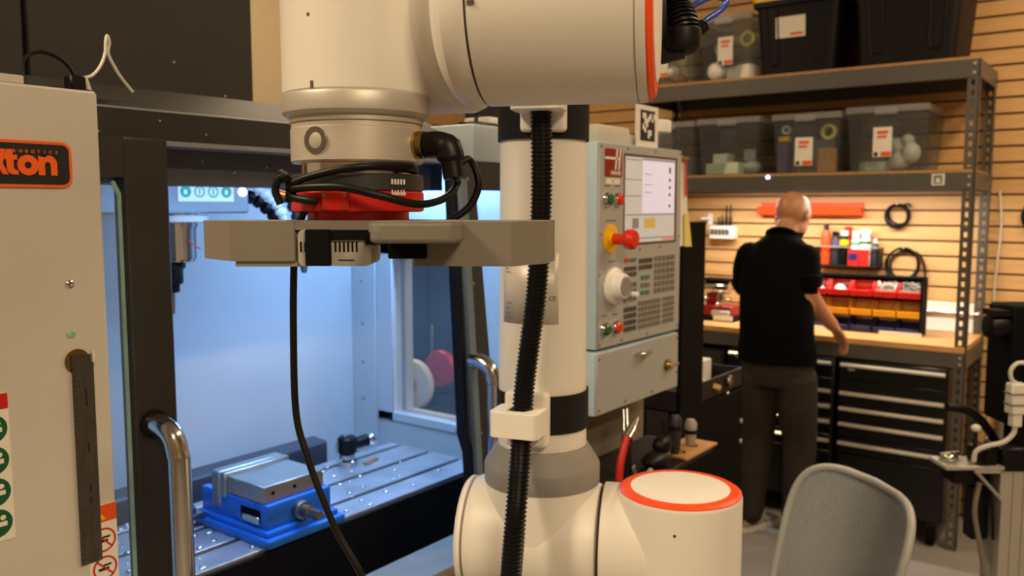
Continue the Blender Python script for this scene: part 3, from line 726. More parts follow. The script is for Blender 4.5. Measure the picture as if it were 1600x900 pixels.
# vise on the table
vs = thing('machine_vise', 'blue milling vise with steel jaws bolted to the table', 'vise', (.985, 1.31, .95))
vb = part('base', MB().box(.897, 1.075, 1.203, 1.430, .950, .966, .004, 2).box(.905, 1.068, 1.215, 1.425, .964, .976, .004, 2), 'vblue', vs, label='blue enamel base flange')
part('body', MB().box(.913, 1.060, 1.226, 1.262, .974, 1.020, .004, 2).box(.913, .930, 1.262, 1.425, .974, 1.020, .003, 2).box(1.043, 1.060, 1.262, 1.425, .974, 1.020, .003, 2).box(.930, 1.043, 1.262, 1.425, .974, .990), 'vblue', vs, label='blue enamel body')
part('body_window', MB().box(.9120, .9135, 1.245, 1.302, .984, 1.008), 'blackm', vs)
part('chips', MB().box(.9090, .9135, 1.247, 1.296, .982, .995, .002, 1), 'chips', vs)
mj = part('movable_jaw', MB().box(.915, 1.052, 1.237, 1.345, 1.020, 1.052, .002, 1), 'jaw', vs, label='ground steel movable jaw')
for i in range(3):
    part('screw_hole', MB().cyl((.935 + i * .048, 1.2365, 1.037), (.935 + i * .048, 1.2395, 1.037), .0038, n=12), 'blackm', mj)
part('jaw_plate', MB().box(.910, 1.058, 1.345, 1.362, 1.012, 1.058, .002, 1), 'jaw', vs)
part('fixed_jaw', MB().box(.910, 1.058, 1.3625, 1.388, .990, 1.058, .003, 1), 'jaw', vs)
part('screw_collar', MB().cyl((.985, 1.228, .995), (.985, 1.214, .995), .019, .017, 24, .002).cyl((.985, 1.214, .995), (.985, 1.196, .995), .012, n=20), 'brushed', vs)
part('drive_hex', MB().cyl((.985, 1.196, .995), (.985, 1.170, .995), .0095, n=6), 'brushed', vs)
for x, y in ((.880, 1.412), (1.095, 1.36)):
    cl = thing('hold_down_clamp', 'steel clamp bolt at the left of the blue vise' if x < 1 else 'steel clamp bolt at the right of the blue vise', 'clamp', (x, y, .95))
    part('clamp_bar', MB().box(x - .022, x + .022, y - .014, y + .014, .966, .976, .002, 1).box(x - .022, x - .008, y - .014, y + .014, .950, .966) , 'brushed', cl)
    part('nut', MB().cyl((x, y, .976), (x, y, .988), .011, n=6), 'brushed', cl)
    part('stud', MB().cyl((x, y, .988), (x, y, 1.004), .006, n=12), 'black', cl)
# tool setter / probe
pb = thing('tool_setter', 'black tool setter on a chrome foot at the back of the table', 'tool setter', (1.322, 1.47, .95))
part('foot', MB().lathe([(.024, .950), (.024, .962), (.018, .966), (.018, .976)], T(1.322, 1.47, 0), 28), 'steel', pb)
part('body', MB().lathe([(.016, .976), (.023, .982), (.023, 1.012), (.018, 1.018)], T(1.322, 1.47, 0), 24), 'black', pb)
part('side_arm', MB().cyl((1.335, 1.47, .995), (1.372, 1.452, 1.002), .013, .015, 16, .002), 'black', pb)
part('arm_cap', MB().ball((1.378, 1.449, 1.003), .014, 14), 'steel', pb)
part('stylus', MB().cyl((1.318, 1.47, 1.016), (1.318, 1.47, 1.024), .009, n=16).cyl((1.292, 1.47, .985), (1.292, 1.47, 1.012), .003, n=8), 'steel', pb)
solo('copper_bar', MB().box(-.006, .040, -.005, .005, 0, .006, .001, 1), 'copper', 'small orange copper bar lying beside the tool setter', 'bar', (1.352, 1.437, .95), rz=.15, local=True)
mb = MB()
for i in range(130):
    x = random.uniform(.66, .895) if i < 85 else random.uniform(1.08, 1.42); y = random.uniform(1.225, 1.52)
    r = random.uniform(.0015, .0065)
    mb.ball((x, y, .950 + r * .3), (r * random.uniform(.8, 1.8), r, r * .5), 6)
o = solo('metal_chips', mb, 'chips', 'loose bright metal chips and droplets scattered over the machine table', 'chips', (.9, 1.3, .95)); o['kind'] = 'stuff'

# bench grinder seen through the side window
WY_ = 1.795
bg = thing('bench_grinder', 'grinder with white wheel and red guard seen through the machine side window', 'grinder', (1.98, 1.80, 0))
part('stand', MB().box(1.93, 2.03, 1.75, 1.85, .03, .93).box(1.84, 2.12, 1.66, 1.94, 0, .03), 'machine_dark', bg)
part('motor', MB().cyl((1.99, 1.80, 1.005), (2.15, 1.80, 1.005), .060, n=28, bev=.01).cyl((1.88, 1.795, 1.005), (2.0, 1.795, 1.005), .012, n=14).box(1.95, 2.03, 1.75, 1.85, .93, .96), 'machine_dark', bg)
wh = part('wheel', MB().lathe([(.073, 0), (.076, .004), (.076, .022), (.073, .026)], AX((1.902, WY_, 1.005), (-1, 0, 0)), 40), 'white', bg, label='white buffing wheel')
part('hub', MB().lathe([(.025, 0), (.025, .006), (.010, .010), (.008, .022), (.0005, .022)], AX((1.876, WY_, 1.005), (-1, 0, 0)), 24), 'alu_dull', wh)
part('guard', MB().cyl((1.985, 1.755, 1.045), (1.955, 1.755, 1.045), .058, n=28, bev=.008), 'red', bg, label='red guard')

sc_ = thing('backdrop_cabinet', 'dark blue-grey backdrop cabinet added to darken the machine side window', 'cabinet', (2.62, 2.15, 0))  # invented backdrop, keeps the view through the side window dark
part('carcass', MB().box(2.40, 2.85, 1.78, 2.60, .03, 1.95, .006, 1), 'navycab', sc_)
part('door', MB().box(2.385, 2.402, 1.79, 2.185, .08, 1.92, .004, 1), 'navycab', sc_)
part('door', MB().box(2.385, 2.402, 2.195, 2.59, .08, 1.92, .004, 1), 'navycab', sc_)
part('handle', MB().box(2.370, 2.386, 2.15, 2.165, .95, 1.10, .002, 1), 'steel', sc_)

# sign plate, ruler and stickers on the front cover
sg = thing('sign_plate', 'black sign plate with orange border and orange lettering ending in ton', 'sign', (.40, .998, 1.595))
sp_ = lambda w_, h_, r_: [(x + .375, y + 1.596) for x, y in rrect(w_, h_, r_)]
part('border', xz(sp_(.226, .051, .011), .9965, 1.0), 'logoorange', sg)
part('face', xz(sp_(.2195, .0445, .008), .9958, .9966), 'ink', sg)
ky0, ky1 = .9948, .9959
def letter(name, poly): part(name, xz(poly, ky0, ky1), 'logoorange', sg)
bl, xh, th = 1.5838, 1.6052, 1.6110
letter('letter_n', [(.4505, bl), (.4505, xh), (.4573, xh), (.4573, xh - .0015)] + [(.4612 + .0095 * math.cos(a), xh - .0085 + .0095 * math.sin(a)) for a in [math.radians(t) for t in (115, 90, 65, 40, 15, 0)]] + [(.4707, bl), (.4638, bl)] + [(.4606 + .0032 * math.cos(a), xh - .0095 + .0032 * math.sin(a)) for a in [math.radians(t) for t in (0, 45, 90, 135, 180)]] + [(.4574, bl)])
part('letter_o', MB().annulus(FY(.4395, ky1, (bl + xh) / 2), .0038, .0112, ky1 - ky0, 36), 'logoorange', sg)
letter('letter_t', [(.4175, th), (.4240, th), (.4240, xh), (.4285, xh), (.4285, xh - .0052), (.4245, xh - .0052), (.4245, bl + .0075), (.4262, bl + .0050), (.4290, bl + .0050), (.4290, bl), (.4240, bl), (.4200, bl + .0012), (.4178, bl + .0045), (.4172, xh - .0052), (.4150, xh - .0052)])
letter('letter_x', [(.3990, bl), (.4065, bl), (.4095, bl + .0070), (.4130, bl), (.4190, bl), (.4145, bl + .0095), (.4135, bl + .0120), (.4170, th), (.4105, th), (.4090, bl + .0190), (.4065, th), (.3990, th), (.4050, bl + .0130)])
for i, c_ in enumerate('ROBOTICS'):
    part('small_letter', text_bm(c_, FY(.4262 + i * .00635, ky1, 1.6097), None, .0034, .0006, .02), 'logoorange', sg)
ru = thing('steel_ruler', 'worn steel ruler hanging vertically on the beige machine cover', 'ruler', (.49, .9985, 1.25))
rt_ = .9975
part('blade', MB().box(.4765, .5020, rt_ - .0008, rt_, 1.1235, 1.376), 'rulersteel', ru)
for i in range(40):
    z = 1.13 + i * .006
    part('graduation', MB().box(.4770, .4770 + (.008 if i % 5 == 0 else .004), rt_ - .0010, rt_ - .0007, z, z + .0005), 'ink', ru)
for z, L_ in ((1.325, .022), (1.265, .012), (1.215, .010), (1.20, .008)):
    part('print_mark', MB().box(.4905, .4930, rt_ - .0010, rt_ - .0007, z - L_ / 2, z + L_ / 2), 'ink', ru)
solo('magnet', MB().lathe([(.0130, 0), (.0145, .001), (.0145, .0018), (.0005, .0018)], FY(.4840, .9999, 1.369), 28), 'brass', 'round metal magnet holding the top of the steel ruler', 'magnet', (.484, .999, 1.369))
solo('hook', MB().box(.4995, .5015, .991, .9965, 1.366, 1.380, .0006, 1), 'white', 'small white hook tab at the ruler top corner', 'hook', (.5005, .9965, 1.366))
s1_ = thing('safety_sign', 'white safety sign with red header and green round pictograms at the left picture edge', 'sign', (.35, .999, 1.18))
part('sheet', MB().box(.315, .4065, .9985, .9999, 1.181, 1.346), 'paper', s1_)
part('header', MB().box(.316, .4060, .9978, .9986, 1.3285, 1.3455), 'signred', s1_)
for i in range(4):
    cx, cz = .3885, 1.3075 - i * .0352
    pc = part('pictogram', MB().lathe([(.0158, 0), (.0158, .0006)], FY(cx, .9986, cz), 32), 'signgreen', s1_)
    part('pictogram_figure', MB().box(cx - .003, cx + .010, .9975, .9980, cz - .004, cz + .001).ball((cx + .006, .9978, cz + .0055), (.003, .0004, .003), 8), 'paper', pc)
s2_ = thing('warning_sign', 'white warning sticker with orange header and red crossed circles beside the ruler', 'sign', (.51, .999, 1.05))
part('sheet', MB().box(.487, .5225, .9988, .9999, 1.030, 1.190), 'paper', s2_)
part('header', MB().box(.4872, .5223, .9982, .9989, 1.1685, 1.1895), 'signorange', s2_)
part('warning_triangle', xz([(.4985, 1.1715), (.5085, 1.1715), (.5035, 1.1795)], .9976, .9983), 'yellow', s2_)
for i in range(3):
    cz = 1.1460 - i * .035; cx = .5055
    q = MB().annulus(FY(cx, .9989, cz), .0128, .0150, .0006, 32).box(-.0135, .0135, -.0010, .0010, 0, .0006, m=FY(cx, .9989, cz) @ Matrix.Rotation(math.radians(-45), 4, 'Z'))
    pr0 = part('prohibition_mark', q, 'signred', s2_)
    part('figure', MB().box(cx - .008, cx + .005, .9985, .9989, cz - .003, cz + .0005).box(cx - .002, cx + .008, .9985, .9989, cz + .002, cz + .0045), 'ink', pr0)
# cables and a cable tie on top of the cover
def wcable(name, label, pts, r, m_, cat='cable'):
    o = solo(name, MB().tube(spline(pts, 8), r, 8), m_, label, cat, pts[0]); return o
wcable('top_cable', 'thin black cable arching over the top of the beige machine cover', [(.490, 1.10, 1.683), (.490, 1.11, 1.715), (.500, 1.12, 1.733), (.520, 1.12, 1.7405), (.545, 1.12, 1.732), (.560, 1.12, 1.712), (.572, 1.115, 1.690)], .0022, 'cable')
wcable('cable_tie', 'white nylon cable tie sticking up from the machine header', [(.565, 1.118, 1.714), (.580, 1.12, 1.719), (.592, 1.12, 1.733), (.599, 1.12, 1.750), (.6005, 1.12, 1.765), (.603, 1.12, 1.7735), (.6055, 1.12, 1.765), (.604, 1.121, 1.750), (.6125, 1.121, 1.733), (.622, 1.122, 1.720), (.637, 1.123, 1.704)], .0020, 'tie', 'cable tie')
jb = thing('cable_junction', 'small black cable junction with white ends on top of the machine cover', 'connector', (.555, 1.115, 1.683))
part('block', MB().box(.515, .572, 1.095, 1.13, 1.683, 1.697, .002, 1).box(.545, .565, 1.105, 1.125, 1.695, 1.715, .002, 1), 'black', jb)
part('tie_end', MB().cyl((.566, 1.112, 1.716), (.572, 1.110, 1.694), .003, n=8), 'tie', jb)
solo('cardboard_box', MB().box(1.46, 1.60, 1.34, 1.46, 1.7195, 1.775, .002, 1), 'cardboard', 'tan cardboard box on the machine roof behind the wrist', 'box', (1.53, 1.40, 1.7195))
solo('white_carton', MB().box(1.72, 1.85, 1.36, 1.50, 1.7195, 1.775, .006, 2), 'white', 'white carton on the machine roof beside the cardboard box', 'box', (1.78, 1.43, 1.7195))
pw = thing('power_plug', 'black plug with upright cord on the machine roof behind the wrist', 'plug', (1.60, 1.33, 1.72))
part('plug_body', MB().box(1.56, 1.66, 1.28, 1.335, 1.7195, 1.748, .008, 2), 'black', pw)
part('cord', MB().tube(spline([(1.60, 1.31, 1.745), (1.605, 1.31, 1.765), (1.60, 1.31, 1.79), (1.61, 1.31, 1.82)], 6), .005, 8), 'cable', pw)

# ================================================================ control pendant
pd = thing('control_panel', 'grey machine control panel with screen, keypad and red stop button', 'control panel', (1.77, 1.01, 1.09))
def pp(name, mb, material, parent=None, label=None): return part(name, mb, material, parent or pd, label=label)
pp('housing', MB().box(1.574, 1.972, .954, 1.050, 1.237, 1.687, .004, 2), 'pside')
fp = pp('front_plate', MB().box(1.576, 1.970, .950, .9545, 1.239, 1.685, .0015, 1), 'panel')
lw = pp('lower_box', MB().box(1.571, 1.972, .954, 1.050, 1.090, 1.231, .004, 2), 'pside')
lp = pp('lower_plate', MB().box(1.573, 1.970, .950, .9545, 1.092, 1.229, .0015, 1), 'panel', lw)
pp('mount_arm', MB().box(1.70, 1.85, 1.045, 1.062, 1.13, 1.56, .004, 1), 'machine_dark')
def screws(lst, parent):
    for x, z in lst: pp('screw', MB().lathe([(.0042, 0), (.0036, .0018), (.0004, .0024)], FY(x, .950, z), 12), 'steel', parent)
screws([(1.583, 1.677), (1.70, 1.677), (1.83, 1.677), (1.962, 1.677), (1.583, 1.49), (1.583, 1.40), (1.962, 1.475), (1.583, 1.248), (1.68, 1.248), (1.80, 1.248), (1.962, 1.25), (1.76, 1.45), (1.86, 1.452)], fp)
screws([(1.583, 1.217), (1.962, 1.217), (1.583, 1.103), (1.70, 1.103), (1.83, 1.103), (1.962, 1.13)], lp)
em = pp('emblem', MB().box(1.599, 1.669, .9475, .950, 1.6135, 1.673), 'haasred', label='dark red maker emblem with white mark')
pp('emblem_mark', MB().prism([(0, 0), (.006, 0), (.013, .045), (.007, .045)], -.0008, 0, FY(1.636, .9467, 1.628)).prism([(0, 0), (.006, 0), (.013, .045), (.007, .045)], -.0008, 0, FY(1.651, .9467, 1.628)).box(1.594, 1.656, .9467, .9475, 1.650, 1.655), 'white', em)
pp('emblem_word', text_bm('HAAS', FY(1.641, .9475, 1.6215), .042, .009, .0006, .02), 'white', em)
pp('white_tag', MB().box(1.602, 1.661, .9485, .950, 1.5965, 1.6090), 'paper')
pp('tag_print', text_bm('5C', FY(1.632, .9485, 1.603), .010, .006, .0004), 'greyprint')
for i, (x, z, m_) in enumerate(((1.609, 1.564, 'btng'), (1.653, 1.564, 'estop'), (1.603, 1.281, 'btng'), (1.651, 1.280, 'estop'))):
    b = pp('push_button', MB().lathe([(.0165, 0), (.0165, .004), (.0135, .008), (.0125, .008)], FY(x, .950, z), 28), 'steel')
    pp('button_cap', MB().lathe([(.0122, .004), (.0122, .011), (.009, .014), (.0005, .0145)], FY(x, .950, z), 24), m_, b)
    pp('caption', MB().box(x - .012, x + .012, .9495, .950, z + .0275, z + .0305), 'greyprint', b)
es = pp('emergency_stop', MB().lathe([(.032, 0), (.032, .002), (.030, .003), (.014, .003), (.014, .010)], FY(1.625, .950, 1.478), 36), 'yellow', label='yellow disc of the stop button')
pp('mushroom_head', MB().lathe([(.0125, .003), (.0125, .030), (.0150, .036), (.0210, .042), (.0225, .050), (.0215, .058), (.018, .062), (.0005, .063)], FY(1.625, .950, 1.478), 32), 'estop', es, 'red mushroom head')
kb = pp('jog_wheel', MB().lathe([(.041, 0), (.041, .008), (.037, .012), (.031, .014), (.028, .030), (.025, .033), (.0005, .033)], FY(1.637, .950, 1.374), 40), 'white', label='white rimmed jog wheel')
pp('wheel_face', MB().lathe([(.0215, .033), (.0215, .035), (.0005, .035)], FY(1.637, .950, 1.374), 32), 'collar', kb)
pp('wheel_grip', MB().cyl((1.659, .917, 1.356), (1.659, .898, 1.356), .006, n=14, bev=.001), 'white', kb)
pp('caption', MB().box(1.618, 1.650, .9495, .950, 1.427, 1.430), 'greyprint', kb)
pp('caption', MB().box(1.603, 1.650, .9495, .950, 1.516, 1.519), 'greyprint', es)
# screen
bz = pp('screen_bezel', MB().box(1.682, 1.942, .9482, .950, 1.461, 1.666), 'seam')
def scr(n, x0, x1, z0, z1, m_, y=.9476): return pp(n, MB().box(x0, x1, y, .9483, z0, z1), m_, bz)
scr('screen', 1.684, 1.930, 1.466, 1.660, 'scr_l')
scr('screen_window', 1.764, 1.926, 1.533, 1.654, 'scr_r', .9472)
scr('title_bar', 1.764, 1.926, 1.6545, 1.658, 'scr_d', .9472)
for z in (1.6525, 1.6080, 1.5710): scr('screen_line', 1.685, 1.758, z, z + .002, 'scr_d', .9472)
scr('screen_line', 1.685, 1.928, 1.528, 1.5305, 'scr_d', .9472)
scr('screen_line', 1.685, 1.928, 1.474, 1.4765, 'scr_d', .9472)
scr('status_bar', 1.868, 1.926, 1.4675, 1.473, 'scr_red', .9472)
scr('status_bar', 1.700, 1.752, 1.4675, 1.473, 'scr_blue', .9472)
scr('screen_panel', 1.775, 1.83, 1.498, 1.521, 'paper_y', .9474)
scr('screen_panel', 1.718, 1.748, 1.498, 1.522, 'scr_d', .9474)
for z in (1.628, 1.608, 1.590, 1.573, 1.546): scr('screen_icon', 1.897, 1.906, z, z + (.014 if z > 1.62 else .007), 'ink', .9470)
for z in (1.622, 1.598, 1.580): scr('screen_line', 1.775, 1.808, z, z + .0015, 'scr_d', .9470)
# keypad: small caps, one part per colour
rows = {'key': MB(), 'keydark': MB(), 'keyteal': MB(), 'estop': MB()}
def keyblock(x0, x1, z0, z1, nx, nz, m_):
    w_, h_ = (x1 - x0) / nx, (z1 - z0) / nz
    for i in range(nx):
        for j in range(nz):
            rows[m_].box(x0 + i * w_ + w_ * .14, x0 + (i + 1) * w_ - w_ * .14, .9475, .950, z0 + j * h_ + h_ * .16, z0 + (j + 1) * h_ - h_ * .16)
keyblock(1.686, 1.711, 1.421, 1.433, 1, 1, 'estop'); keyblock(1.713, 1.742, 1.421, 1.433, 2, 1, 'keyteal')
keyblock(1.686, 1.744, 1.388, 1.414, 4, 2, 'keydark'); keyblock(1.754, 1.822, 1.400, 1.430, 4, 2, 'keydark')
keyblock(1.830, 1.942, 1.340, 1.432, 5, 6, 'key')
keyblock(1.686, 1.699, 1.331, 1.378, 1, 3, 'keyteal'); keyblock(1.733, 1.744, 1.331, 1.378, 1, 3, 'keyteal')
keyblock(1.703, 1.731, 1.331, 1.378, 2, 3, 'key')
keyblock(1.764, 1.810, 1.376, 1.390, 2, 1, 'keyteal'); keyblock(1.764, 1.810, 1.341, 1.354, 2, 1, 'keyteal'); keyblock(1.764, 1.810, 1.358, 1.372, 2, 1, 'key')
keyblock(1.686, 1.746, 1.262, 1.322, 4, 4, 'keydark'); keyblock(1.754, 1.868, 1.262, 1.330, 7, 5, 'key'); keyblock(1.878, 1.940, 1.262, 1.330, 4, 5, 'key')
for k_, v_ in rows.items():
    o = pp('keypad_keys', v_, k_, fp); o['kind'] = 'stuff'
hn = pp('drawer_pull', MB().tube(spline([(1.748, .952, 1.206), (1.750, .940, 1.206), (1.760, .934, 1.206), (1.790, .934, 1.206), (1.800, .940, 1.206), (1.802, .952, 1.206)], 5), .0048, 10), 'steel', lw)
lk = pp('lock', MB().lathe([(.015, 0), (.015, .004), (.011, .010), (.0005, .010)], FY(1.905, .950, 1.157), 24), 'brass', lw)
pp('lock_key', MB().box(1.903, 1.945, .934, .937, 1.154, 1.160).cyl((1.905, .94, 1.157), (1.905, .932, 1.157), .005, n=10), 'steel', lk)
# things on and beside the panel
solo('white_box', MB().box(1.605, 1.748, .972, 1.045, 1.687, 1.727, .006, 2), 'machine_beige', 'low beige box on the left end of the control panel top', 'box', (1.72, 1.01, 1.687))
solo('wood_block', MB().box(1.756, 1.800, .980, 1.020, 1.687, 1.714, .003, 1), 'machine_beige', 'small beige block propping the black and white marker card', 'block', (1.83, 1.0, 1.687))
tg = thing('marker_card', 'white card with a black square fiducial marker on the control panel top', 'card', (1.827, .975, 1.687))
part('card', MB().box(1.773, 1.880, .970, .974, 1.687, 1.784), 'paper', tg)
blkq = MB().box(1.791, 1.862, .9692, .9702, 1.702, 1.773)
part('marker', blkq, 'ink', tg)
bits = ["..........", ".11..1.1..", ".11.11.1..", "..111.1...", "..11......", ".1.1......", ".11.......", "..1.11....", "....11....", "....1.....", ".........."]
bq = MB(); bw_, bh_ = .071 / 8, .071 / 11
for j, r_ in enumerate(bits):
    for i, c_ in enumerate(r_):
        if c_ == '1': bq.box(1.791 + i * bw_, 1.791 + (i + 1) * bw_, .9684, .9693, 1.773 - (j + 1) * bh_, 1.773 - j * bh_)
part('marker_cells', bq, 'paper', tg)
jr_ = thing('jar', 'clear jar with cream screw lid on the control panel top', 'jar', (1.932, 1.008, 1.687))
part('glass_body', MB().lathe([(.038, 1.687), (.040, 1.690), (.040, 1.724), (.036, 1.729)], T(1.932, 1.008, 0), 28), 'tote', jr_)
part('lid', MB().lathe([(.040, 1.729), (.042, 1.731), (.042, 1.757), (.040, 1.760), (.0005, 1.760)], T(1.932, 1.008, 0), 28), 'clipw', jr_)
pn = thing('hanging_papers', 'white and yellow paper sheets hanging at the right edge of the control panel', 'papers', (2.03, .98, 1.45))
part('white_sheet', xz([(1.973, 1.668), (2.020, 1.665), (2.052, 1.448), (1.998, 1.447)], .964, .966), 'paper', pn)
part('yellow_sheet', xz([(2.012, 1.530), (2.038, 1.530), (2.060, 1.444), (2.018, 1.446)], .960, .962), 'paper_y', pn)
part('red_lanyard', xz([(2.006, 1.670), (2.014, 1.672), (2.026, 1.575), (2.016, 1.575)], .958, .9595), 'signred', pn)
part('clip', MB().box(1.970, 2.022, .955, .970, 1.664, 1.674, .001, 1), 'brushed', pn)

# tool shelf below the panel
ts = thing('tool_shelf', 'dark perforated tool shelf fixed below the control panel', 'shelf', (1.82, .96, .93))
part('tray', MB().box(1.56, 2.02, .870, 1.0595, .925, .937, .002, 1), 'pegdark', ts)
part('wood_strip', MB().box(1.86, 2.035, .866, .955, .938, .9445, .001, 1), 'shelfboard', ts)
for x in (1.60, 1.66, 1.72, 1.90, 1.97): part('socket_hole', MB().lathe([(.013, .937), (.013, .9455), (.009, .9455), (.009, .937)], T(x, .905, 0), 18), 'blackm', ts)
pl_ = thing('pliers', 'pliers with red and black handles standing on the tool shelf', 'pliers', (1.60, .90, .937))
part('grip', MB().tube(spline([(1.588, .90, .942), (1.592, .90, .985), (1.606, .90, 1.020), (1.622, .90, 1.045)], 5), .0085, 10), 'signred', pl_, label='red handle')
part('grip', MB().tube(spline([(1.618, .905, .942), (1.622, .905, .985), (1.626, .905, 1.020), (1.632, .905, 1.048)], 5), .008, 10), 'black', pl_, label='black handle')
part('jaws', MB().tube([(1.625, .90, 1.04), (1.648, .90, 1.055), (1.672, .90, 1.078)], [.012, .010, .003], 10), 'steel', pl_)
for k, x in enumerate((1.668, 1.684)):
    s_ = thing('screwdriver', 'slim steel screwdriver leaning behind the red pliers' if k == 0 else 'slim steel screwdriver leaning nearest the tan cover', 'screwdriver', (x, .93, .937))
    part('blade', MB().cyl((x + .012, .94, 1.02), (x + .034, .955, 1.082), .004, n=10), 'steel', s_)
    part('handle', MB().cyl((x, .93, .937), (x + .014, .941, 1.024), .008, .006, 12, .002), 'black', s_)
bt = thing('black_clamp_tool', 'black rounded clamp tool lying on the tool shelf', 'tool', (1.78, .90, .937))
part('body', MB().ball((1.775, .905, .957), (.055, .030, .020), 18).ball((1.800, .905, .985), (.028, .022, .022), 14), 'black', bt)
part('lever', MB().tube(spline([(1.805, .905, .985), (1.83, .905, .995), (1.85, .905, .97)], 5), .008, 10).cyl((1.812, .905, .99), (1.815, .91, 1.045), .004, n=8), 'black', bt)
for k, (x, top, col_) in enumerate(((1.880, 1.040, 'darkgrey'), (1.968, 1.012, 'ventgrey'))):
    s_ = thing('hand_tool', 'tall dark round tool handle standing in the tool shelf' if k == 0 else 'grey tool handle standing near the tool shelf corner', 'tool', (x, .91, .9445))
    part('grip', MB().lathe([(.010, .9445), (.013, .955), (.0145, top - .03), (.016, top - .01), (.010, top), (.0005, top + .002)], T(x, .91, 0), 16), col_, s_)
    part('band', MB().lathe([(.0155, top - .036), (.0155, top - .026)], T(x, .91, 0), 16), 'black', s_)
fn = thing('flat_scraper', 'grey flat scraper leaning at the left end of the tool shelf', 'scraper', (1.62, .88, .937))
part('blade', MB().box(-.006, .006, -.002, .002, 0, .055, .001, 1, T(1.632, .876, .938) @ Matrix.Rotation(-.5, 4, 'Y')), 'brushed', fn)
part('grip', MB().box(-.009, .009, -.005, .005, 0, .045, .003, 2, T(1.655, .878, .9385) @ Matrix.Rotation(1.25, 4, 'Y')), 'alu_dull', fn)
# ================================================================ shelving unit with bench top
SX0, SX1, SY0, SY1 = 4.166, 4.650, .632, 2.285
sh_ = thing('shelving_unit', 'grey steel slotted shelving unit with bench top against the slat wall', 'shelving', (4.41, 1.46, 0))
def shp(name, mb, material, parent=None, label=None): return part(name, mb, material, parent or sh_, label=label)
def post(x, y, sx, sy):
    """slotted angle post: two flanges with a row of real holes each"""
    mb = MB(); W_, t = .046, .003; H_ = 2.175; hw, hh, pitch = .013, .022, .0435
    for fl_ in (0, 1):
        def bx(a0, a1, z0, z1):
            if fl_ == 0: mb.box(x, x + sx * t, min(y + sy * a0, y + sy * a1), max(y + sy * a0, y + sy * a1), z0, z1)
            else: mb.box(min(x + sx * a0, x + sx * a1), max(x + sx * a0, x + sx * a1), y, y + sy * t, z0, z1)
        c = W_ * .52
        bx(0, c - hw / 2, 0, H_); bx(c + hw / 2, W_, 0, H_)
        z = 0
        while z < H_:
            bx(c - hw / 2, c + hw / 2, z, min(z + pitch - hh, H_)); z += pitch
    return shp('post', mb, 'shelf_steel')
post(SX0, SY0, 1, 1); post(SX0, SY1, 1, -1); post(SX1, SY0, -1, 1); post(SX1, SY1, -1, -1)
for nm, z0, z1 in (('top', 2.098, 2.176), ('middle', 1.620, 1.696), ('bench', .832, .900)):
    b = shp('beam', MB().box(SX0 - .004, SX0 + .002, SY0 + .012, SY1 - .012, z0, z1, .001, 1).box(SX0, SX0 + .03, SY0 + .02, SY1 - .02, z0, z0 + .003), 'shelf_steel')
    shp('beam', MB().box(SX1 - .002, SX1 + .004, SY0 + .012, SY1 - .012, z0, z1, .001, 1), 'shelf_steel')
    for y in (SY0, SY1): shp('side_beam', MB().box(SX0 + .004, SX1 - .004, y - .003, y + .003, z0, z1, .001, 1), 'shelf_steel')
    if nm != 'bench': shp('deck', MB().box(SX0 - .002, SX1, SY0 + .01, SY1 - .01, z1 - .002, z1 + .011), 'shelfboard', label=nm + ' shelf board')
    for y in (SY0 + .02, SY1 - .02):
        for zz in (z0 + .02, z1 - .02): shp('rivet', MB().cyl((SX0 - .004, y, zz), (SX0 - .007, y, zz), .006, n=10), 'alu_dull', b)
shp('bench_top', MB().box(SX0 - .006, SX1, SY0 + .004, SY1, .900, .928, .002, 1), 'benchwood', label='wooden bench top')
st = shp('strip_lamp', MB().box(4.283, 4.318, .72, 2.0, 1.662, 1.682, .002, 1), 'white')
shp('strip_diffuser', MB().box(4.288, 4.313, .73, 1.99, 1.654, 1.662), 'lamp', st)
shp('lamp_button', MB().ball((SX0 - .005, 1.541, 1.690), (.006, .012, .010), 10), 'lampcool', label='small lit button on the middle beam')
lb = shp('beam_label', MB().box(SX0 - .0055, SX0 - .0035, .748, .800, 1.640, 1.690), 'paper')
shp('label_print', MB().box(SX0 - .0062, SX0 - .0050, .756, .792, 1.646, 1.684), 'greyprint', lb)
shp('label_print', MB().prism([(-.012, -.012), (.012, -.012), (.006, .0), (.010, .010), (0, .004), (-.010, .010), (-.006, 0)], 0, .0007, FX(SX0 - .0062, .774, 1.665)), 'paper', lb)

# totes
def frustum(mb, x0, x1, y0, y1, z0, z1, taper, r=.02, wall=.003, open_top=True):
    cx, cy = (x0 + x1) / 2, (y0 + y1) / 2; W_, D_ = x1 - x0, y1 - y0
    def rg(s, z, inset=0): return mb.ring([Vector((cx + p[0], cy + p[1], z)) for p in rrect(W_ * s - inset * 2, D_ * s - inset * 2, max(.004, r - inset), 3)])
    if open_top:
        a, b, c, d = rg(taper, z0), rg(1, z1), rg(1, z1, wall), rg(taper, z0 + wall, wall)
        mb.skin([a, b, c, d]); return mb
    mb.skin([rg(taper, z0), rg(1, z1)]); return mb
NICK = {'clear tote at the far left end of the middle shelf': 'far left tote, middle shelf',
        'clear tote with pale green foam on the middle shelf': 'tote right of it, middle shelf',
        'clear tote with tape rolls and boxes on the middle shelf': 'tote with purple box, middle shelf',
        'clear tote with white bundles at the right end of the middle shelf': 'right end tote, middle shelf',
        'clear tote at the left end of the top shelf': 'left end tote, top shelf',
        'clear tote full of white parts beside the black totes': 'tote beside the black totes'}
NICK['clear tote with pale green foam on the middle shelf'] = 'second tote from the left, middle shelf'
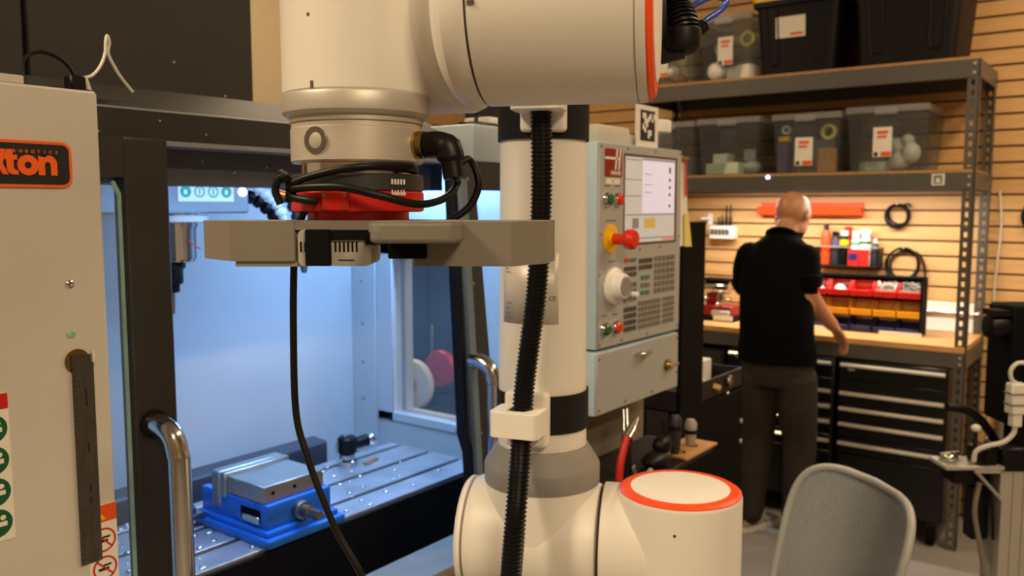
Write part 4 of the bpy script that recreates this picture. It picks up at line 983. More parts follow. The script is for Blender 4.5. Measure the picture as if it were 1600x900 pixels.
def clear_tote(y0, y1, z0, h, label, contents, tagpos=None, x0=4.205, x1=4.600):
    t = thing('clear_tote', label, 'tote', (4.40, (y0 + y1) / 2, z0), 0, 'clear totes on the shelves')
    part('body', frustum(MB(), x0, x1, y0, y1, z0, z0 + h * .90, .90), 'tote', t)
    rim = MB()
    rim.prism([(x + (x0 + x1) / 2, y + (y0 + y1) / 2) for x, y in rrect(x1 - x0 + .016, y1 - y0 + .010, .02, 3)], z0 + h * .90, z0 + h)
    part('lid', rim, 'totelid', t)
    yc = (y0 + y1) / 2
    part('latch', MB().box(x0 - .014, x0 + .004, yc - .05, yc + .05, z0 + h * .86, z0 + h * .97, .004, 1), 'totelid', t)
    part('handle_recess', MB().box(x0 + .012, x0 + .016, yc - .045, yc + .045, z0 + h * .50, z0 + h * .86), 'tote', t)
    for i, (m_, c, s_, kind) in enumerate(contents):
        c = Vector((c[0], c[1], z0 + .004 + c[2]))
        q = MB()
        if kind == 'b': q.box(-s_[0] / 2, s_[0] / 2, -s_[1] / 2, s_[1] / 2, 0, s_[2], .003, 1, T(*c) @ RZ(.2 * i - .3))
        elif kind == 'r': q.annulus(AX(c + Vector((0, 0, s_[0])), (-1, .1, .1)), s_[0] * .62, s_[0], s_[1], 24)
        else: q.ball((c.x, c.y, c.z + s_[2]), s_, 12)
        nm = {'b': 'packed_box', 'r': 'tape_roll', 's': 'soft_bundle'}[kind]
        col_ = {'foam': 'pale green', 'white': 'white', 'cardboard': 'tan', 'purple': 'purple', 'yellow': 'yellow', 'ventgrey': 'grey', 'clipw': 'cream', 'paper': 'off-white', 'copper': 'coppery', 'darkgrey': 'dark grey', 'paper_y': 'pale yellow'}[m_]
        CON[label] = CON.get(label, 0) + 1
        solo(nm, q, m_, '%s %s %s in the %s' % (col_, {'b': 'box', 'r': 'tape roll', 's': 'bundle'}[kind], ('at the left', 'in the middle', 'at the right', 'on top', 'at the back', 'low down')[i % 6], NICK[label]), 'box' if kind == 'b' else ('tape' if kind == 'r' else 'bundle'), tuple(c))
    if tagpos:
        ly, lz, lw_, lh_ = tagpos
        g = part('tote_label', MB().box(x0 + .004, x0 + .008, ly - lw_ / 2, ly + lw_ / 2, lz, lz + lh_), 'paper', t)
        part('label_heading', MB().box(x0 + .002, x0 + .0045, ly - lw_ * .30, ly + lw_ * .28, lz + lh_ * .78, lz + lh_ * .88).box(x0 + .002, x0 + .0045, ly - lw_ * .22, ly + lw_ * .28, lz + lh_ * .64, lz + lh_ * .72), 'signorange', g)
        part('label_band', MB().box(x0 + .002, x0 + .0045, ly - lw_ * .48, ly + lw_ * .05, lz + .004, lz + lh_ * .17), 'signorange', g)
        part('label_icon', MB().box(x0 + .002, x0 + .0045, ly + lw_ * .22, ly + lw_ * .42, lz + .004, lz + lh_ * .16), 'ink', g)
    return t
CON = {}
Z2, ZT = 1.707, 2.187
clear_tote(1.960, 2.270, Z2, .285, 'clear tote at the far left end of the middle shelf', [('ventgrey', (4.40, 2.10, 0), (.2, .2, .10), 'b')])
clear_tote(1.610, 1.945, Z2, .290, 'clear tote with pale green foam on the middle shelf', [('foam', (4.30, 1.80, 0), (.14, .20, .06), 'b'), ('clipw', (4.32, 1.84, .06), (.09, .08, .05), 'b'), ('foam', (4.31, 1.68, 0), (.06, .05, .035), 's'), ('ventgrey', (4.33, 1.70, .07), (.07, .06, .06), 'b')])
clear_tote(1.215, 1.545, Z2, .288, 'clear tote with tape rolls and boxes on the middle shelf', [('purple', (4.26, 1.495, 0), (.04, .06, .15), 'b'), ('yellow', (4.262, 1.495, .155), (.04, .055, .025), 'b'), ('cardboard', (4.26, 1.285, 0), (.05, .085, .115), 'b'), ('paper_y', (4.27, 1.28, .155), (.038, .022), 'r'), ('ventgrey', (4.40, 1.40, 0), (.12, .18, .17), 'b'), ('clipw', (4.28, 1.49, .19), (.022, .022), 'r')],
           (1.385, 1.745, .085, .135))
clear_tote(.835, 1.190, Z2, .300, 'clear tote with white bundles at the right end of the middle shelf', [('white', (4.29, .965, 0), (.05, .05, .045), 's'), ('paper', (4.30, .985, .075), (.04, .05, .04), 's'), ('white', (4.27, .91, .03), (.045, .04, .05), 's'), ('paper', (4.30, .935, .11), (.05, .03, .03), 's'), ('foam', (4.32, 1.08, 0), (.12, .12, .045), 'b')],
           (1.025, 1.775, .082, .135))
clear_tote(1.968, 2.262, ZT, .310, 'clear tote at the left end of the top shelf', [('white', (4.27, 2.13, .03), (.06, .06, .04), 's'), ('copper', (4.27, 2.08, .0), (.04, .05, .03), 's')], (2.16, 2.235, .08, .12))
clear_tote(1.668, 1.945, ZT, .325, 'clear tote full of white parts beside the black totes', [('white', (4.28, 1.73, 0), (.10, .14, .07), 'b'), ('clipw', (4.25, 1.86, .0), (.05, .05, .05), 's'), ('paper_y', (4.26, 1.70, .16), (.04, .012), 'r'), ('ventgrey', (4.26, 1.83, .12), (.045, .012), 'r')],
           (1.800, 2.265, .080, .140))
def black_tote(y0, y1, h, label, lid):
    t = thing('black_tote', label, 'tote', (4.40, (y0 + y1) / 2, ZT), 0, 'black totes on the top shelf')
    x0, x1 = 4.200, 4.620
    part('body', frustum(MB(), x0, x1, y0, y1, ZT, ZT + h, .88, .03, .004), 'toteblack', t)
    part('rim', MB().prism([(x + (x0 + x1) / 2, y + (y0 + y1) / 2) for x, y in rrect(x1 - x0 + .03, y1 - y0 + .03, .03, 4)], ZT + h - .012, ZT + h + .012), 'toteblack', t)
    part('lid', MB().prism([(x + (x0 + x1) / 2, y + (y0 + y1) / 2) for x, y in rrect(x1 - x0 + .036, y1 - y0 + .036, .03, 4)], ZT + h + .012, ZT + h + .045), lid, t, label='yellow lid' if lid == 'yellow' else None)
    W_ = y1 - y0; tap = .88
    for f in (-.30, .0, .30):
        # moulded U rib on the front face, following the slope
        def fp_(u, v): s = tap + (1 - tap) * v; return Vector(((x0 + x1) / 2 - (x1 - x0) / 2 * s - .001, (y0 + y1) / 2 + u * W_ * s, ZT + h * v))
        if f == 0: continue
        part('rib', MB().tube([fp_(f - .07, .96), fp_(f - .07, .25), fp_(f - .05, .15), fp_(f + .05, .15), fp_(f + .07, .25), fp_(f + .07, .96)], .004, 6), 'toteblack', t)
    return t
b1 = black_tote(1.240, 1.640, .345, 'black tote with yellow lid and white label on the top shelf', 'yellow')
lbq = part('tote_label', MB().box(-.0015, .0015, -.072, .072, -.050, .050, m=T(4.2085, 1.468, 2.415) @ Matrix.Rotation(-.075, 4, 'Y')), 'paper', b1)
part('label_print', MB().box(-.0025, -.001, -.06, .0, -.040, -.028, m=T(4.2085, 1.468, 2.415) @ Matrix.Rotation(-.075, 4, 'Y')), 'signorange', lbq)
black_tote(.715, 1.175, .40, 'large black ribbed tote at the right end of the top shelf', 'toteblack')

# ---------------------------------------------------------------- bins on the bench
rk = thing('bin_rack', 'black steel rack carrying red, yellow and navy bins on the bench', 'rack', (4.47, 1.13, .928))
part('back', MB().box(4.488, 4.494, .862, 1.414, .935, 1.205), 'blackm', rk)
for y in (.862, 1.410): part('upright', MB().box(4.37, 4.494, y - .004, y + .004, .928, 1.195), 'blackm', rk)
part('top_rail', MB().box(4.43, 4.494, .858, 1.414, 1.196, 1.208, .002, 1), 'blackm', rk)
for z in (.930, 1.004, 1.096): part('rail', MB().box(4.475, 4.490, .862, 1.414, z + .055, z + .066), 'alu_dull', rk)
def make_bin(m_, deep):
    w_, h_, d_ = .100, .070, .105 + deep
    mb = MB(); t_ = .003
    mb.box(0, d_, -w_ / 2, w_ / 2, 0, t_)
    for s_ in (-1, 1):
        y_ = s_ * (w_ / 2 - t_ / 2)
        mb.prism([(0, 0), (d_, 0), (d_, h_), (d_ * .42, h_), (d_ * .12, h_ * .48), (0, h_ * .42)], -t_ / 2, t_ / 2, Matrix(((1, 0, 0, 0), (0, 0, 1, y_), (0, 1, 0, 0), (0, 0, 0, 1))))
    mb.box(d_ - t_, d_, -w_ / 2, w_ / 2, 0, h_)
    mb.box(-.002, t_, -w_ / 2, w_ / 2, 0, h_ * .42, .001, 1)
    mb.box(-.006, .001, -w_ / 2, w_ / 2, h_ * .34, h_ * .44, .001, 1)
    return mb.mesh('storage_bin', m_)
places = ['rightmost', 'second from the right', 'middle', 'second from the left', 'leftmost']
for r, (m_, cname, z, deep) in enumerate((('binred', 'red', 1.108, 0.012), ('binyel', 'yellow', 1.014, .004), ('binblue', 'navy blue', .930, 0))):
    me = make_bin(m_, deep)
    for i in range(5):
        o = link('storage_bin', me); o.location = (4.376 - deep, .916 + i * .1085, z); o.rotation_euler = (0, math.radians(0), 0)
        tag(o, '%s storage bin, %s of the %s row on the bench' % (cname, places[i], ('top', 'middle', 'bottom')[r]), 'bin', cname + ' bins')
def pile(y, z, m_, label, n=60):
    mb = MB()
    for k in range(n):
        p = (random.uniform(4.395, 4.47), y + random.uniform(-.042, .042), z + random.uniform(.0, .03))
        mb.lathe([(.007, 0), (.007, .005)], T(*p) @ Euler((random.random() * 3, random.random() * 3, 0)).to_matrix().to_4x4(), 6)
    mb.box(4.39, 4.475, y - .045, y + .045, z - .034, z - .004)
    o = solo('loose_hardware', mb, m_, label, 'hardware', (4.42, y, z)); o['kind'] = 'stuff'
pile(.916, 1.148, 'ventgrey', 'grey loose nuts filling the rightmost red bin')
pile(1.0245, 1.148, 'alu', 'bright loose washers filling the second red bin from the right')
for y, r_, m_, l_ in ((1.2415, 1.125, 'clipw', 'white plastic bits in the second red bin from the left'), (1.350, 1.125, 'white', 'white plastic bits in the leftmost red bin')):
    solo('plastic_bag', MB().ball((4.41, y, r_), (.035, .035, .018), 12).ball((4.43, y + .01, r_ + .012), (.02, .028, .02), 10), m_, l_, 'bag', (4.41, y, r_ - .018))
for k, (y, w_) in enumerate(((.945, .19), (1.30, .12))):
    solo('paper_strip', MB().box(4.352, 4.356, y - w_ / 2, y + w_ / 2, .929, .948), 'paper', 'long white label strip below the navy bins at the right' if k == 0 else 'white label strip below the navy bins by the hand', 'label', (4.354, y, .929))
solo('white_board', MB().box(4.655, 4.668, .66, .90, .929, 1.075, .002, 1), 'white', 'white panel standing on the bench behind the right post', 'panel', (4.66, .78, .929))
solo('steel_bar', MB().cyl((4.648, .655, 1.025), (4.648, .905, 1.025), .008, n=12), 'steel', 'bright steel bar across the white panel on the bench', 'bar', (4.648, .78, 1.025))

# small machine at the left end of the bench
dm = thing('drill_grinder', 'dark red and chrome bench tool at the left end of the bench', 'machine', (4.42, 1.88, .928))
part('base', MB().box(4.33, 4.52, 1.77, 1.99, .928, .950, .004, 1), 'blackm', dm)
part('frame', MB().box(4.36, 4.48, 1.79, 1.97, .95, 1.01, .006, 1), 'haasred', dm)
part('column', MB().box(4.40, 4.46, 1.90, 1.96, 1.0, 1.15, .006, 1), 'haasred', dm)
part('head', MB().cyl((4.40, 1.82, 1.105), (4.40, 1.96, 1.105), .035, n=24, bev=.004).cyl((4.38, 1.86, 1.04), (4.38, 1.86, 1.08), .022, n=18), 'steel', dm)
for y, z in ((1.80, 1.05), (1.86, 1.02), (1.93, 1.05)): part('knob', MB().cyl((4.36, y, z), (4.33, y, z), .012, .010, 14, .002).ball((4.325, y, z), .010, 10), 'steel', dm)
part('top_plate', MB().box(4.36, 4.47, 1.80, 1.98, 1.14, 1.155, .004, 1), 'blackm', dm)
part('vise_jaw', MB().box(4.335, 4.37, 1.80, 1.90, .955, .985, .003, 1), 'alu_dull', dm)
solo('note_card', MB().box(4.322, 4.330, 1.775, 1.88, .935, .960), 'paper', 'white card against the red bench tool', 'card', (4.326, 1.83, .935))

# ---------------------------------------------------------------- things on the slat wall
XW = X1 - .014
orl = thing('orange_bin_rail', 'row of small orange bins hung high on the slat wall', 'bin rail', (4.64, 1.49, 1.495))
part('rail', MB().box(XW - .006, XW, 1.215, 1.765, 1.50, 1.568, .001, 1), 'binorange', orl)
for i in range(6):
    y = 1.215 + i * .0917 + .0458
    part('cup', MB().prism([(XW - .066, 1.506), (XW - .005, 1.494), (XW - .005, 1.556), (XW - .008, 1.556), (XW - .008, 1.499), (XW - .063, 1.509), (XW - .074, 1.546), (XW - .078, 1.545)], -.044, .044, Matrix(((1, 0, 0, 0), (0, 0, 1, y), (0, 1, 0, 0), (0, 0, 0, 1)))).box(XW - .068, XW - .005, y - .0455, y - .0425, 1.500, 1.540).box(XW - .068, XW - .005, y + .0425, y + .0455, 1.500, 1.540), 'binorange', orl)
bs = thing('bottle_shelf', 'small black wall shelf holding bottles above the bins', 'shelf', (4.64, 1.275, 1.235))
part('tray', MB().box(XW - .085, XW, 1.115, 1.435, 1.232, 1.240), 'pegdark', bs)
part('side', MB().box(XW - .085, XW, 1.113, 1.117, 1.232, 1.335), 'pegdark', bs)
part('side', MB().box(XW - .085, XW, 1.433, 1.437, 1.232, 1.335), 'pegdark', bs)
part('wire_rail', MB().tube([(XW - .084, 1.115, 1.336), (XW - .084, 1.435, 1.336)], .003, 6), 'alu_dull', bs)
def bottle(y, x, r, h, m_, cap, label, band=None, bandz=(.3, .6), neck=.45):
    z = 1.240
    t = thing('bottle', label, 'bottle', (x, y, z), 0, 'bottles on the wall shelf')
    part('body', MB().lathe([(r * .92, 0), (r, .004), (r, h * .72), (r * .8, h * .80), (r * neck, h * .86), (r * neck, h * .88)], T(x, y, z), 20), m_, t)
    part('cap', MB().lathe([(r * neck * 1.15, h * .86), (r * neck * 1.15, h * .985), (r * neck, h), (.0003, h)], T(x, y, z), 16), cap, t)
    if band: part('band', MB().lathe([(r * 1.02, h * bandz[0]), (r * 1.02, h * bandz[1])], T(x, y, z), 20), band, t)
xb = XW - .045
bottle(1.393, xb, .026, .212, 'binorange', 'black', 'orange bottle with black cap on the wall shelf')
bottle(1.343, xb, .023, .175, 'darkgrey', 'black', 'grey bottle with a purple and yellow label', 'purple', (.55, .75), .7)
bottle(1.298, xb, .024, .180, 'black', 'white', 'black bottle with yellow label and white cap', 'yellow', (.58, .74), .7)
bottle(1.288, xb + .03, .018, .200, 'signred', 'signred', 'red capped bottle behind the black bottle', None, neck=.9)
bottle(1.240, xb, .022, .178, 'white', 'white', 'white spray can with green band', 'signgreen2', (.60, .68), .75)
bottle(1.190, xb, .025, .188, 'white', 'white', 'white spray can with big white cap beside the grey flask', 'signgreen', (.60, .68), .95)
bottle(1.143, xb, .018, .140, 'darkgrey', 'white', 'small grey flask with white tip at the right end of the wall shelf')
for y0, y1, l_, sticker in ((1.215, 1.268, 'red tin with blue label in front of the spray cans', True), (1.165, 1.212, 'plain red tin in front of the spray cans', False)):
    t = thing('red_tin', l_, 'tin', (XW - .075, (y0 + y1) / 2, 1.24), 0, 'red tins on the wall shelf')
    part('body', MB().box(XW - .082, XW - .071, y0, y1, 1.240, 1.325, .001, 1), 'binred', t)
    if sticker: part('sticker', MB().box(XW - .0835, XW - .0815, y0 + .006, y1 - .004, 1.268, 1.304), 'binblue', t)
def coil(label, y, z, r, n, rt, tail=None):
    t = thing('cable_coil', label, 'cable', (XW - .02, y, z), 0)
    for k in range(n):
        rr = r * random.uniform(.86, 1.06); dy, dz = random.uniform(-.008, .008), random.uniform(-.012, .004)
        P_ = [(XW - .012 - .006 * k - .004 * math.sin(a * 2 + k), y + dy + rr * math.cos(a), z + dz + rr * 1.05 * math.sin(a)) for a in [2 * PI * i / 28 for i in range(28)]]
        part('loop', MB().tube(P_, rt, 6, closed=True), 'cable', t)
    part('hook', MB().cyl((XW, y, z + r), (XW - .05, y, z + r * 1.02), .004, n=8), 'alu_dull', t)
    if tail: part('tail', MB().tube(spline(tail, 6), rt, 6), 'cable', t)
coil('small black cable coil hung high on the slat wall', 1.048, 1.505, .052, 5, .0045, [(XW - .02, 1.03, 1.55), (XW - .02, 1.0, 1.56), (XW - .02, .985, 1.545)])
coil('large black cable coil hung beside the bottle shelf', 1.010, 1.258, .078, 4, .005, [(XW - .02, 1.03, 1.325), (XW - .02, .95, 1.315), (XW - .02, .912, 1.25), (XW - .02, .905, 1.15), (XW - .02, .91, 1.06)])
coil('black cable coil at the right picture edge', .42, 1.50, .08, 3, .006)
hk = thing('wall_hook', 'white hook bracket at the left of the slat wall', 'hook', (4.66, 2.085, 1.48))
part('plate', MB().box(XW - .006, XW, 2.055, 2.085, 1.440, 1.505, .001, 1), 'white', hk)
part('prong', MB().cyl((XW - .005, 2.07, 1.475), (XW - .045, 2.11, 1.475), .007, n=10), 'white', hk)
th_ = thing('tool_rack', 'white tool rack with dark drivers on the slat wall', 'rack', (4.65, 1.97, 1.36))
part('tray', MB().box(XW - .06, XW, 1.900, 2.050, 1.362, 1.436, .003, 1), 'white', th_)
part('front_mesh', MB().box(XW - .064, XW - .058, 1.925, 2.045, 1.385, 1.418), 'ventgrey', th_)
for i in range(5): part('slot', MB().box(XW - .066, XW - .060, 1.935 + i * .022, 1.947 + i * .022, 1.388, 1.414), 'pegdark', th_)
for k, (y, h) in enumerate(((1.935, .12), (1.960, .115), (1.985, .06), (2.005, .05))):
    q = thing('driver', ('dark driver with tall shaft at the right of the tool rack', 'dark driver with tall shaft beside it in the tool rack', 'short dark driver in the tool rack', 'shortest dark driver in the tool rack')[k], 'screwdriver', (XW - .03, y, 1.436))
    part('shaft', MB().cyl((XW - .03, y, 1.436), (XW - .03, y, 1.436 + h), .004, n=8), 'pegdark', q)
    part('grip', MB().cyl((XW - .03, y, 1.436), (XW - .03, y, 1.436 + h * .5), .008, .006, 10, .001), 'pegdark', q)
wcable('extension_lead', 'pale cord hanging down the slat wall behind the rear post', [(XW - .004, .60, 1.62), (XW - .006, .585, 1.45), (XW - .006, .595, 1.25), (XW - .006, .60, 1.10), (XW - .006, .59, .80), (XW - .006, .60, .4)], .005, 'tie', 'cord')
pc_ = thing('pvc_conduit', 'tan pipe running down the wall beside the shelving', 'pipe', (4.66, .53, 0))
part('pipe', MB().cyl((4.655, .535, 0), (4.655, .535, 1.05), .022, n=16), 'tan', pc_)
part('wall_bracket', MB().box(4.63, XW, .505, .565, .90, .93, .002, 1), 'white', pc_)

# ---------------------------------------------------------------- tool chests under the bench
def chest(y0, y1, label):
    t = thing('tool_chest', label, 'tool chest', (4.38, (y0 + y1) / 2, 0), 0, 'black tool chests under the bench')
    xf = 4.152
    part('cabinet', MB().box(xf, 4.60, y0, y1, .115, .826, .004, 1), 'chest', t)
    zs = [(.732, .822), (.605, .728), (.532, .601), (.457, .528), (.375, .453), (.12, .371)]
    hz = [.800, .664, .590, .515, .4225, None]
    for (a, b), h in zip(zs, hz):
        d = part('drawer', MB().box(xf - .008, xf + .001, y0 + .008, y1 - .008, a, b, .002, 1), 'chest', t)
        if h: part('handle', MB().prism([(0, 0), (-.020, .002), (-.022, .010), (-.016, .018), (0, .018)], y0 + .012, y1 - .012, Matrix(((1, 0, 0, xf - .008), (0, 0, 1, 0), (0, 1, 0, h - .009), (0, 0, 0, 1)))), 'chrome', d)
    part('badge', MB().box(xf - .010, xf - .007, y1 - .075, y1 - .045, .775, .785), 'alu_dull', t)
    for x, y in ((4.19, y0 + .05), (4.19, y1 - .05), (4.55, y0 + .05), (4.55, y1 - .05)):
        c = part('caster', MB().cyl((x, y - .016, .047), (x, y + .016, .047), .047, n=20, bev=.004), 'blackm', t)
        part('fork', MB().box(x - .02, x + .02, y - .022, y + .022, .085, .116, .002, 1).box(x - .012, x + .012, y - .022, y - .018, .04, .09).box(x - .012, x + .012, y + .018, y + .022, .04, .09), 'pegdark', c)
chest(.690, 1.165, 'black tool chest with chrome drawer handles beside the right post')
chest(1.185, 1.720, 'black tool chest behind the standing person')
cb = thing('grey_cabinet', 'dark grey box under the left end of the bench', 'cabinet', (4.36, 2.0, 0))
part('carcass', MB().box(4.19, 4.60, 1.76, 2.22, .02, .80, .004, 1), 'machine_dark', cb)
part('door', MB().box(4.180, 4.192, 1.77, 2.21, .05, .78, .003, 1), 'machine_dark', cb)
part('handle', MB().box(4.168, 4.182, 1.80, 1.815, .55, .66, .002, 1), 'chrome', cb)

# ---------------------------------------------------------------- black cart behind the control panel
ct = thing('black_cart', 'black steel cart with open tray behind the control panel', 'cart', (2.9, 1.45, 0))
part('tray', MB().box(2.60, 3.16, 1.25, 1.70, .850, .856).box(2.60, 3.16, 1.25, 1.256, .850, .925).box(2.60, 3.16, 1.694, 1.70, .850, .925).box(2.60, 2.606, 1.25, 1.70, .850, .925).box(3.154, 3.16, 1.25, 1.70, .850, .925), 'pegdark', ct)
part('lower_tray', MB().box(2.60, 3.16, 1.25, 1.70, .28, .286).box(2.60, 3.16, 1.25, 1.256, .28, .34).box(2.60, 3.16, 1.694, 1.70, .28, .34), 'blackm', ct)
for x in (2.62, 3.14):
    for y in (1.27, 1.68):
        lg = part('leg', MB().box(x - .018, x + .018, y - .018, y + .018, .09, .86, .003, 1), 'blackm', ct)
        part('caster', MB().cyl((x, y - .014, .045), (x, y + .014, .045), .045, n=18, bev=.004), 'blackm', lg)
part('upright_panel', MB().box(2.585, 2.762, 1.235, 1.249, .40, 1.495, .003, 1), 'blackm', ct, label='tall black panel at the cart end')
part('side_panel', MB().box(2.77, 3.15, 1.24, 1.249, .30, .848, .002, 1), 'blackm', ct)
for x, z in ((2.70, .80), (2.70, .73), (2.63, .80), (2.63, .73), (3.13, .72), (3.13, .64), (3.0, .90)):
    part('bolt', MB().ball((x, 1.238, z), (.010, .006, .010), 10), 'alu_dull', ct)
part('latch', MB().cyl((3.02, 1.249, .895), (3.02, 1.235, .895), .022, n=16, bev=.003), 'brushed', ct)
solo('wood_offcut', MB().box(-.02, .02, -.12, .12, 0, .018, .001, 1, T(2.86, 1.34, .905) @ Matrix.Rotation(.55, 4, 'Y') @ RZ(.5)), 'benchwood', 'wooden offcut lying in the black cart tray', 'wood', (2.86, 1.34, .87))
solo('white_offcut', MB().box(-.012, .012, -.11, .11, 0, .016, .001, 1, T(2.93, 1.36, .90) @ Matrix.Rotation(.5, 4, 'Y') @ RZ(.7)), 'white', 'white plastic strip lying in the black cart tray', 'strip', (2.93, 1.36, .87))
solo('tray_box', MB().box(3.02, 3.12, 1.36, 1.46, .856, .955, .004, 1), 'clipw', 'cream box standing in the black cart tray', 'box', (3.07, 1.41, .856))
solo('tray_case', MB().box(2.70, 2.82, 1.42, 1.60, .856, .93, .006, 1), 'black', 'black case standing in the black cart tray', 'case', (2.76, 1.5, .856))

# ================================================================ office chair
chr_ = thing('office_chair', 'grey office chair with transparent mesh back in front of the tool chest', 'chair', (1.718, .677, 0), 2.455)
def back_pt(u, v):
    """u, v in -1..1 over the rounded back; x forward, y left, z up"""
    y = u * .2075; z = .7172 + v * .2177
    x = -.215 - .098 * (v + 1) / 2 - .02 * (v + 1) ** 2 / 4 + .055 * u * u
    return Vector((x, y, z))
def sq(a, n=5.0):
    c, s = math.cos(a), math.sin(a)
    return (math.copysign(abs(c) ** (2 / n), c), math.copysign(abs(s) ** (2 / n), s))
NB = 56
border = [sq(2 * PI * i / NB) for i in range(NB)]
border = [(u * (1 - .10 * (1 - v) / 2), v) for u, v in border]
part('back_frame', MB().tube([back_pt(u, v) for u, v in border], .0095, 10, closed=True), 'chairframe', chr_, True)
mq = MB(); rr_ = []
for k in range(1, 9): rr_.append(mq.ring([back_pt(u * k / 8, v * k / 8) for u, v in border]))
mq.skin(rr_, cap=False); mq.bm.faces.new(rr_[0])
part('mesh_back', mq, 'mesh', chr_, True, label='see-through grey mesh')
part('frame_edge', MB().tube([back_pt(u * .90, v * .90) - Vector((.004, 0, 0)) for u, v in border], .004, 6, closed=True), 'chairframe', chr_, True)
part('lumbar_support', MB().tube(spline([back_pt(u, -.45) - Vector((.03, 0, 0)) for u in (-.7, -.35, 0, .35, .7)], 5), .016, 8), 'chairframe', chr_, True)
part('spine', MB().tube(spline([back_pt(0, -.4) - Vector((.035, 0, 0)), (-.285, 0, .55), (-.25, 0, .44), (-.10, 0, .41)], 6), .022, 10), 'chairframe', chr_, True)
part('seat', MB().prism([(x - .01, y) for x, y in rrect(.47, .47, .09, 5)], .43, .50), 'blackm', chr_, True)
part('seat_pan', MB().box(-.15, .12, -.13, .13, .39, .43, .01, 1), 'black', chr_, True)
part('gas_column', MB().cyl((0, 0, .10), (0, 0, .39), .026, n=18), 'black', chr_, True)
for k in range(5):
    a = 2 * PI * k / 5 + .3
    lg = part('leg', MB().tube([(0, 0, .115), (.15 * math.cos(a), .15 * math.sin(a), .10), (.30 * math.cos(a), .30 * math.sin(a), .075)], [.032, .026, .018], 10), 'chairframe', chr_, True)
    part('caster', MB().cyl((.30 * math.cos(a) - .02 * math.sin(a), .30 * math.sin(a) + .02 * math.cos(a), .03), (.30 * math.cos(a) + .02 * math.sin(a), .30 * math.sin(a) - .02 * math.cos(a), .03), .03, n=16), 'black', lg, True)

# ================================================================ extrusion stand at the right edge
es_ = thing('extrusion_stand', 'aluminium profile stand with black head and cables at the right picture edge', 'stand', (2.730, .288, 0), math.radians(-53))
prof = []
W9 = .045
pf = MB()
# grooved aluminium profile: core plus four corner ribs per face
pf.box(-.036, .036, -.036, .036, .02, .815)
for sx in (-1, 0, 1):
    for sy in (-1, 1):
        pf.box(sx * .030 - .014, sx * .030 + .014, min(sy * .036, sy * W9), max(sy * .036, sy * W9), .02, .815)
        pf.box(min(sy * .036, sy * W9), max(sy * .036, sy * W9), sx * .030 - .014, sx * .030 + .014, .02, .815)
part('post', pf, 'alu_dull', es_, True)
part('foot', MB().box(-.20, .20, -.20, .20, 0, .02, .003, 1), 'machine_dark', es_, True)
part('post_cap', MB().box(-.050, .06, -.050, .052, .815, .884, .006, 1), 'black', es_, True)
part('head_box', MB().box(-.030, .16, -.03, .10, .940, 1.275, .008, 1).box(0, .06, -.02, .04, .88, .945), 'blackm', es_, True)
part('motor', MB().cyl((-.080, .01, 1.215), (-.02, .01, 1.215), .033, n=20, bev=.004).box(-.075, -.020, -.02, .045, 1.246, 1.262), 'black', es_, True)
pt_ = part('bracket_plate', MB().box(-.205, -.040, -.05, .05, .820, .832, .002, 1), 'alu_dull', es_, True)
part('gusset', MB().box(-.125, -.045, -.05, -.042, .812, .8205).box(-.053, -.045, -.05, -.042, .735, .8205).tube([(-.122, -.046, .818), (-.047, -.046, .737)], .0045, 4), 'alu_dull', pt_, True)
part('sensor', MB().box(-.115, -.060, -.045, .02, .832, .880, .004, 1).cyl((-.088, -.045, .856), (-.088, -.055, .856), .014, n=16), 'black', es_, True)
part('steel_bits', MB().ball((-.175, -.01, .845), (.022, .016, .014), 12).cyl((-.19, .02, .84), (-.13, .03, .845), .008, n=10), 'steel', es_, True)
part('white_connector', MB().box(-.056, -.012, -.085, -.050, .985, 1.070, .004, 1).box(-.046, -.020, -.08, -.055, .950, .987, .002, 1), 'clipw', es_, True)
for z in (1.010, 1.040): part('connector_band', MB().box(-.058, -.010, -.087, -.048, z, z + .004), 'greyprint', es_, True)
part('cream_cable', MB().tube(spline([(-.033, -.068, .955), (-.036, -.068, .930), (-.060, -.065, .905), (-.10, -.06, .893), (-.125, -.05, .875), (-.128, -.045, .845)], 6), .0065, 8), 'tie', es_, True)
part('cream_cable', MB().tube(spline([(-.034, -.068, 1.068), (-.050, -.07, 1.080), (-.054, -.07, 1.105), (-.036, -.07, 1.125), (-.005, -.07, 1.120), (.020, -.07, 1.085), (-.01, -.075, 1.060), (-.04, -.075, 1.068)], 6), .0055, 8), 'tie', es_, True)
part('curved_arm', MB().tube(spline([(-.160, .05, .975), (-.11, .05, .968), (-.06, .05, .935), (-.01, .05, .870)], 6), .013, 10), 'black', es_, True)
part('knob', MB().ball((-.118, -.03, .935), (.014, .012, .011), 12), 'clipw', es_, True)
part('knob_stem', MB().cyl((-.118, -.03, .88), (-.118, -.03, .93), .006, n=8), 'pegdark', es_, True)
part('lower_block', MB().box(-.17, -.06, -.02, .05, .770, .8195, .006, 1).box(-.10, -.05, .0, .05, .60, .76, .006, 1), 'black', es_, True)
part('hanging_cable', MB().tube(spline([(-.10, -.03, .78), (-.115, -.04, .70), (-.10, -.05, .60), (-.085, -.06, .48), (-.10, -.08, .36), (-.13, -.09, .20), (-.15, -.1, .05), (-.18, -.14, .008)], 6), .007, 8), 'tan', es_, True)
part('hanging_cable', MB().tube(spline([(-.07, -.03, .80), (-.065, -.04, .70), (-.062, -.045, .62)], 6), .005, 8), 'cable', es_, True)
# ================================================================ person at the bench
PX, PY = 3.93, 1.40
def loft(mb, secs, n=20):
    """secs: (center, half width across, half depth, across dir, depth dir)"""
    rs = []
    for c, a, b, u, v in secs:
        c, u, v = Vector(c), Vector(u), Vector(v)
        rs.append(mb.ring([c + u * (a * math.cos(2 * PI * i / n)) + v * (b * math.sin(2 * PI * i / n)) for i in range(n)]))
    return mb.skin(rs)
Yd, Xd = (0, 1, 0), (1, 0, 0)
pm = MB()
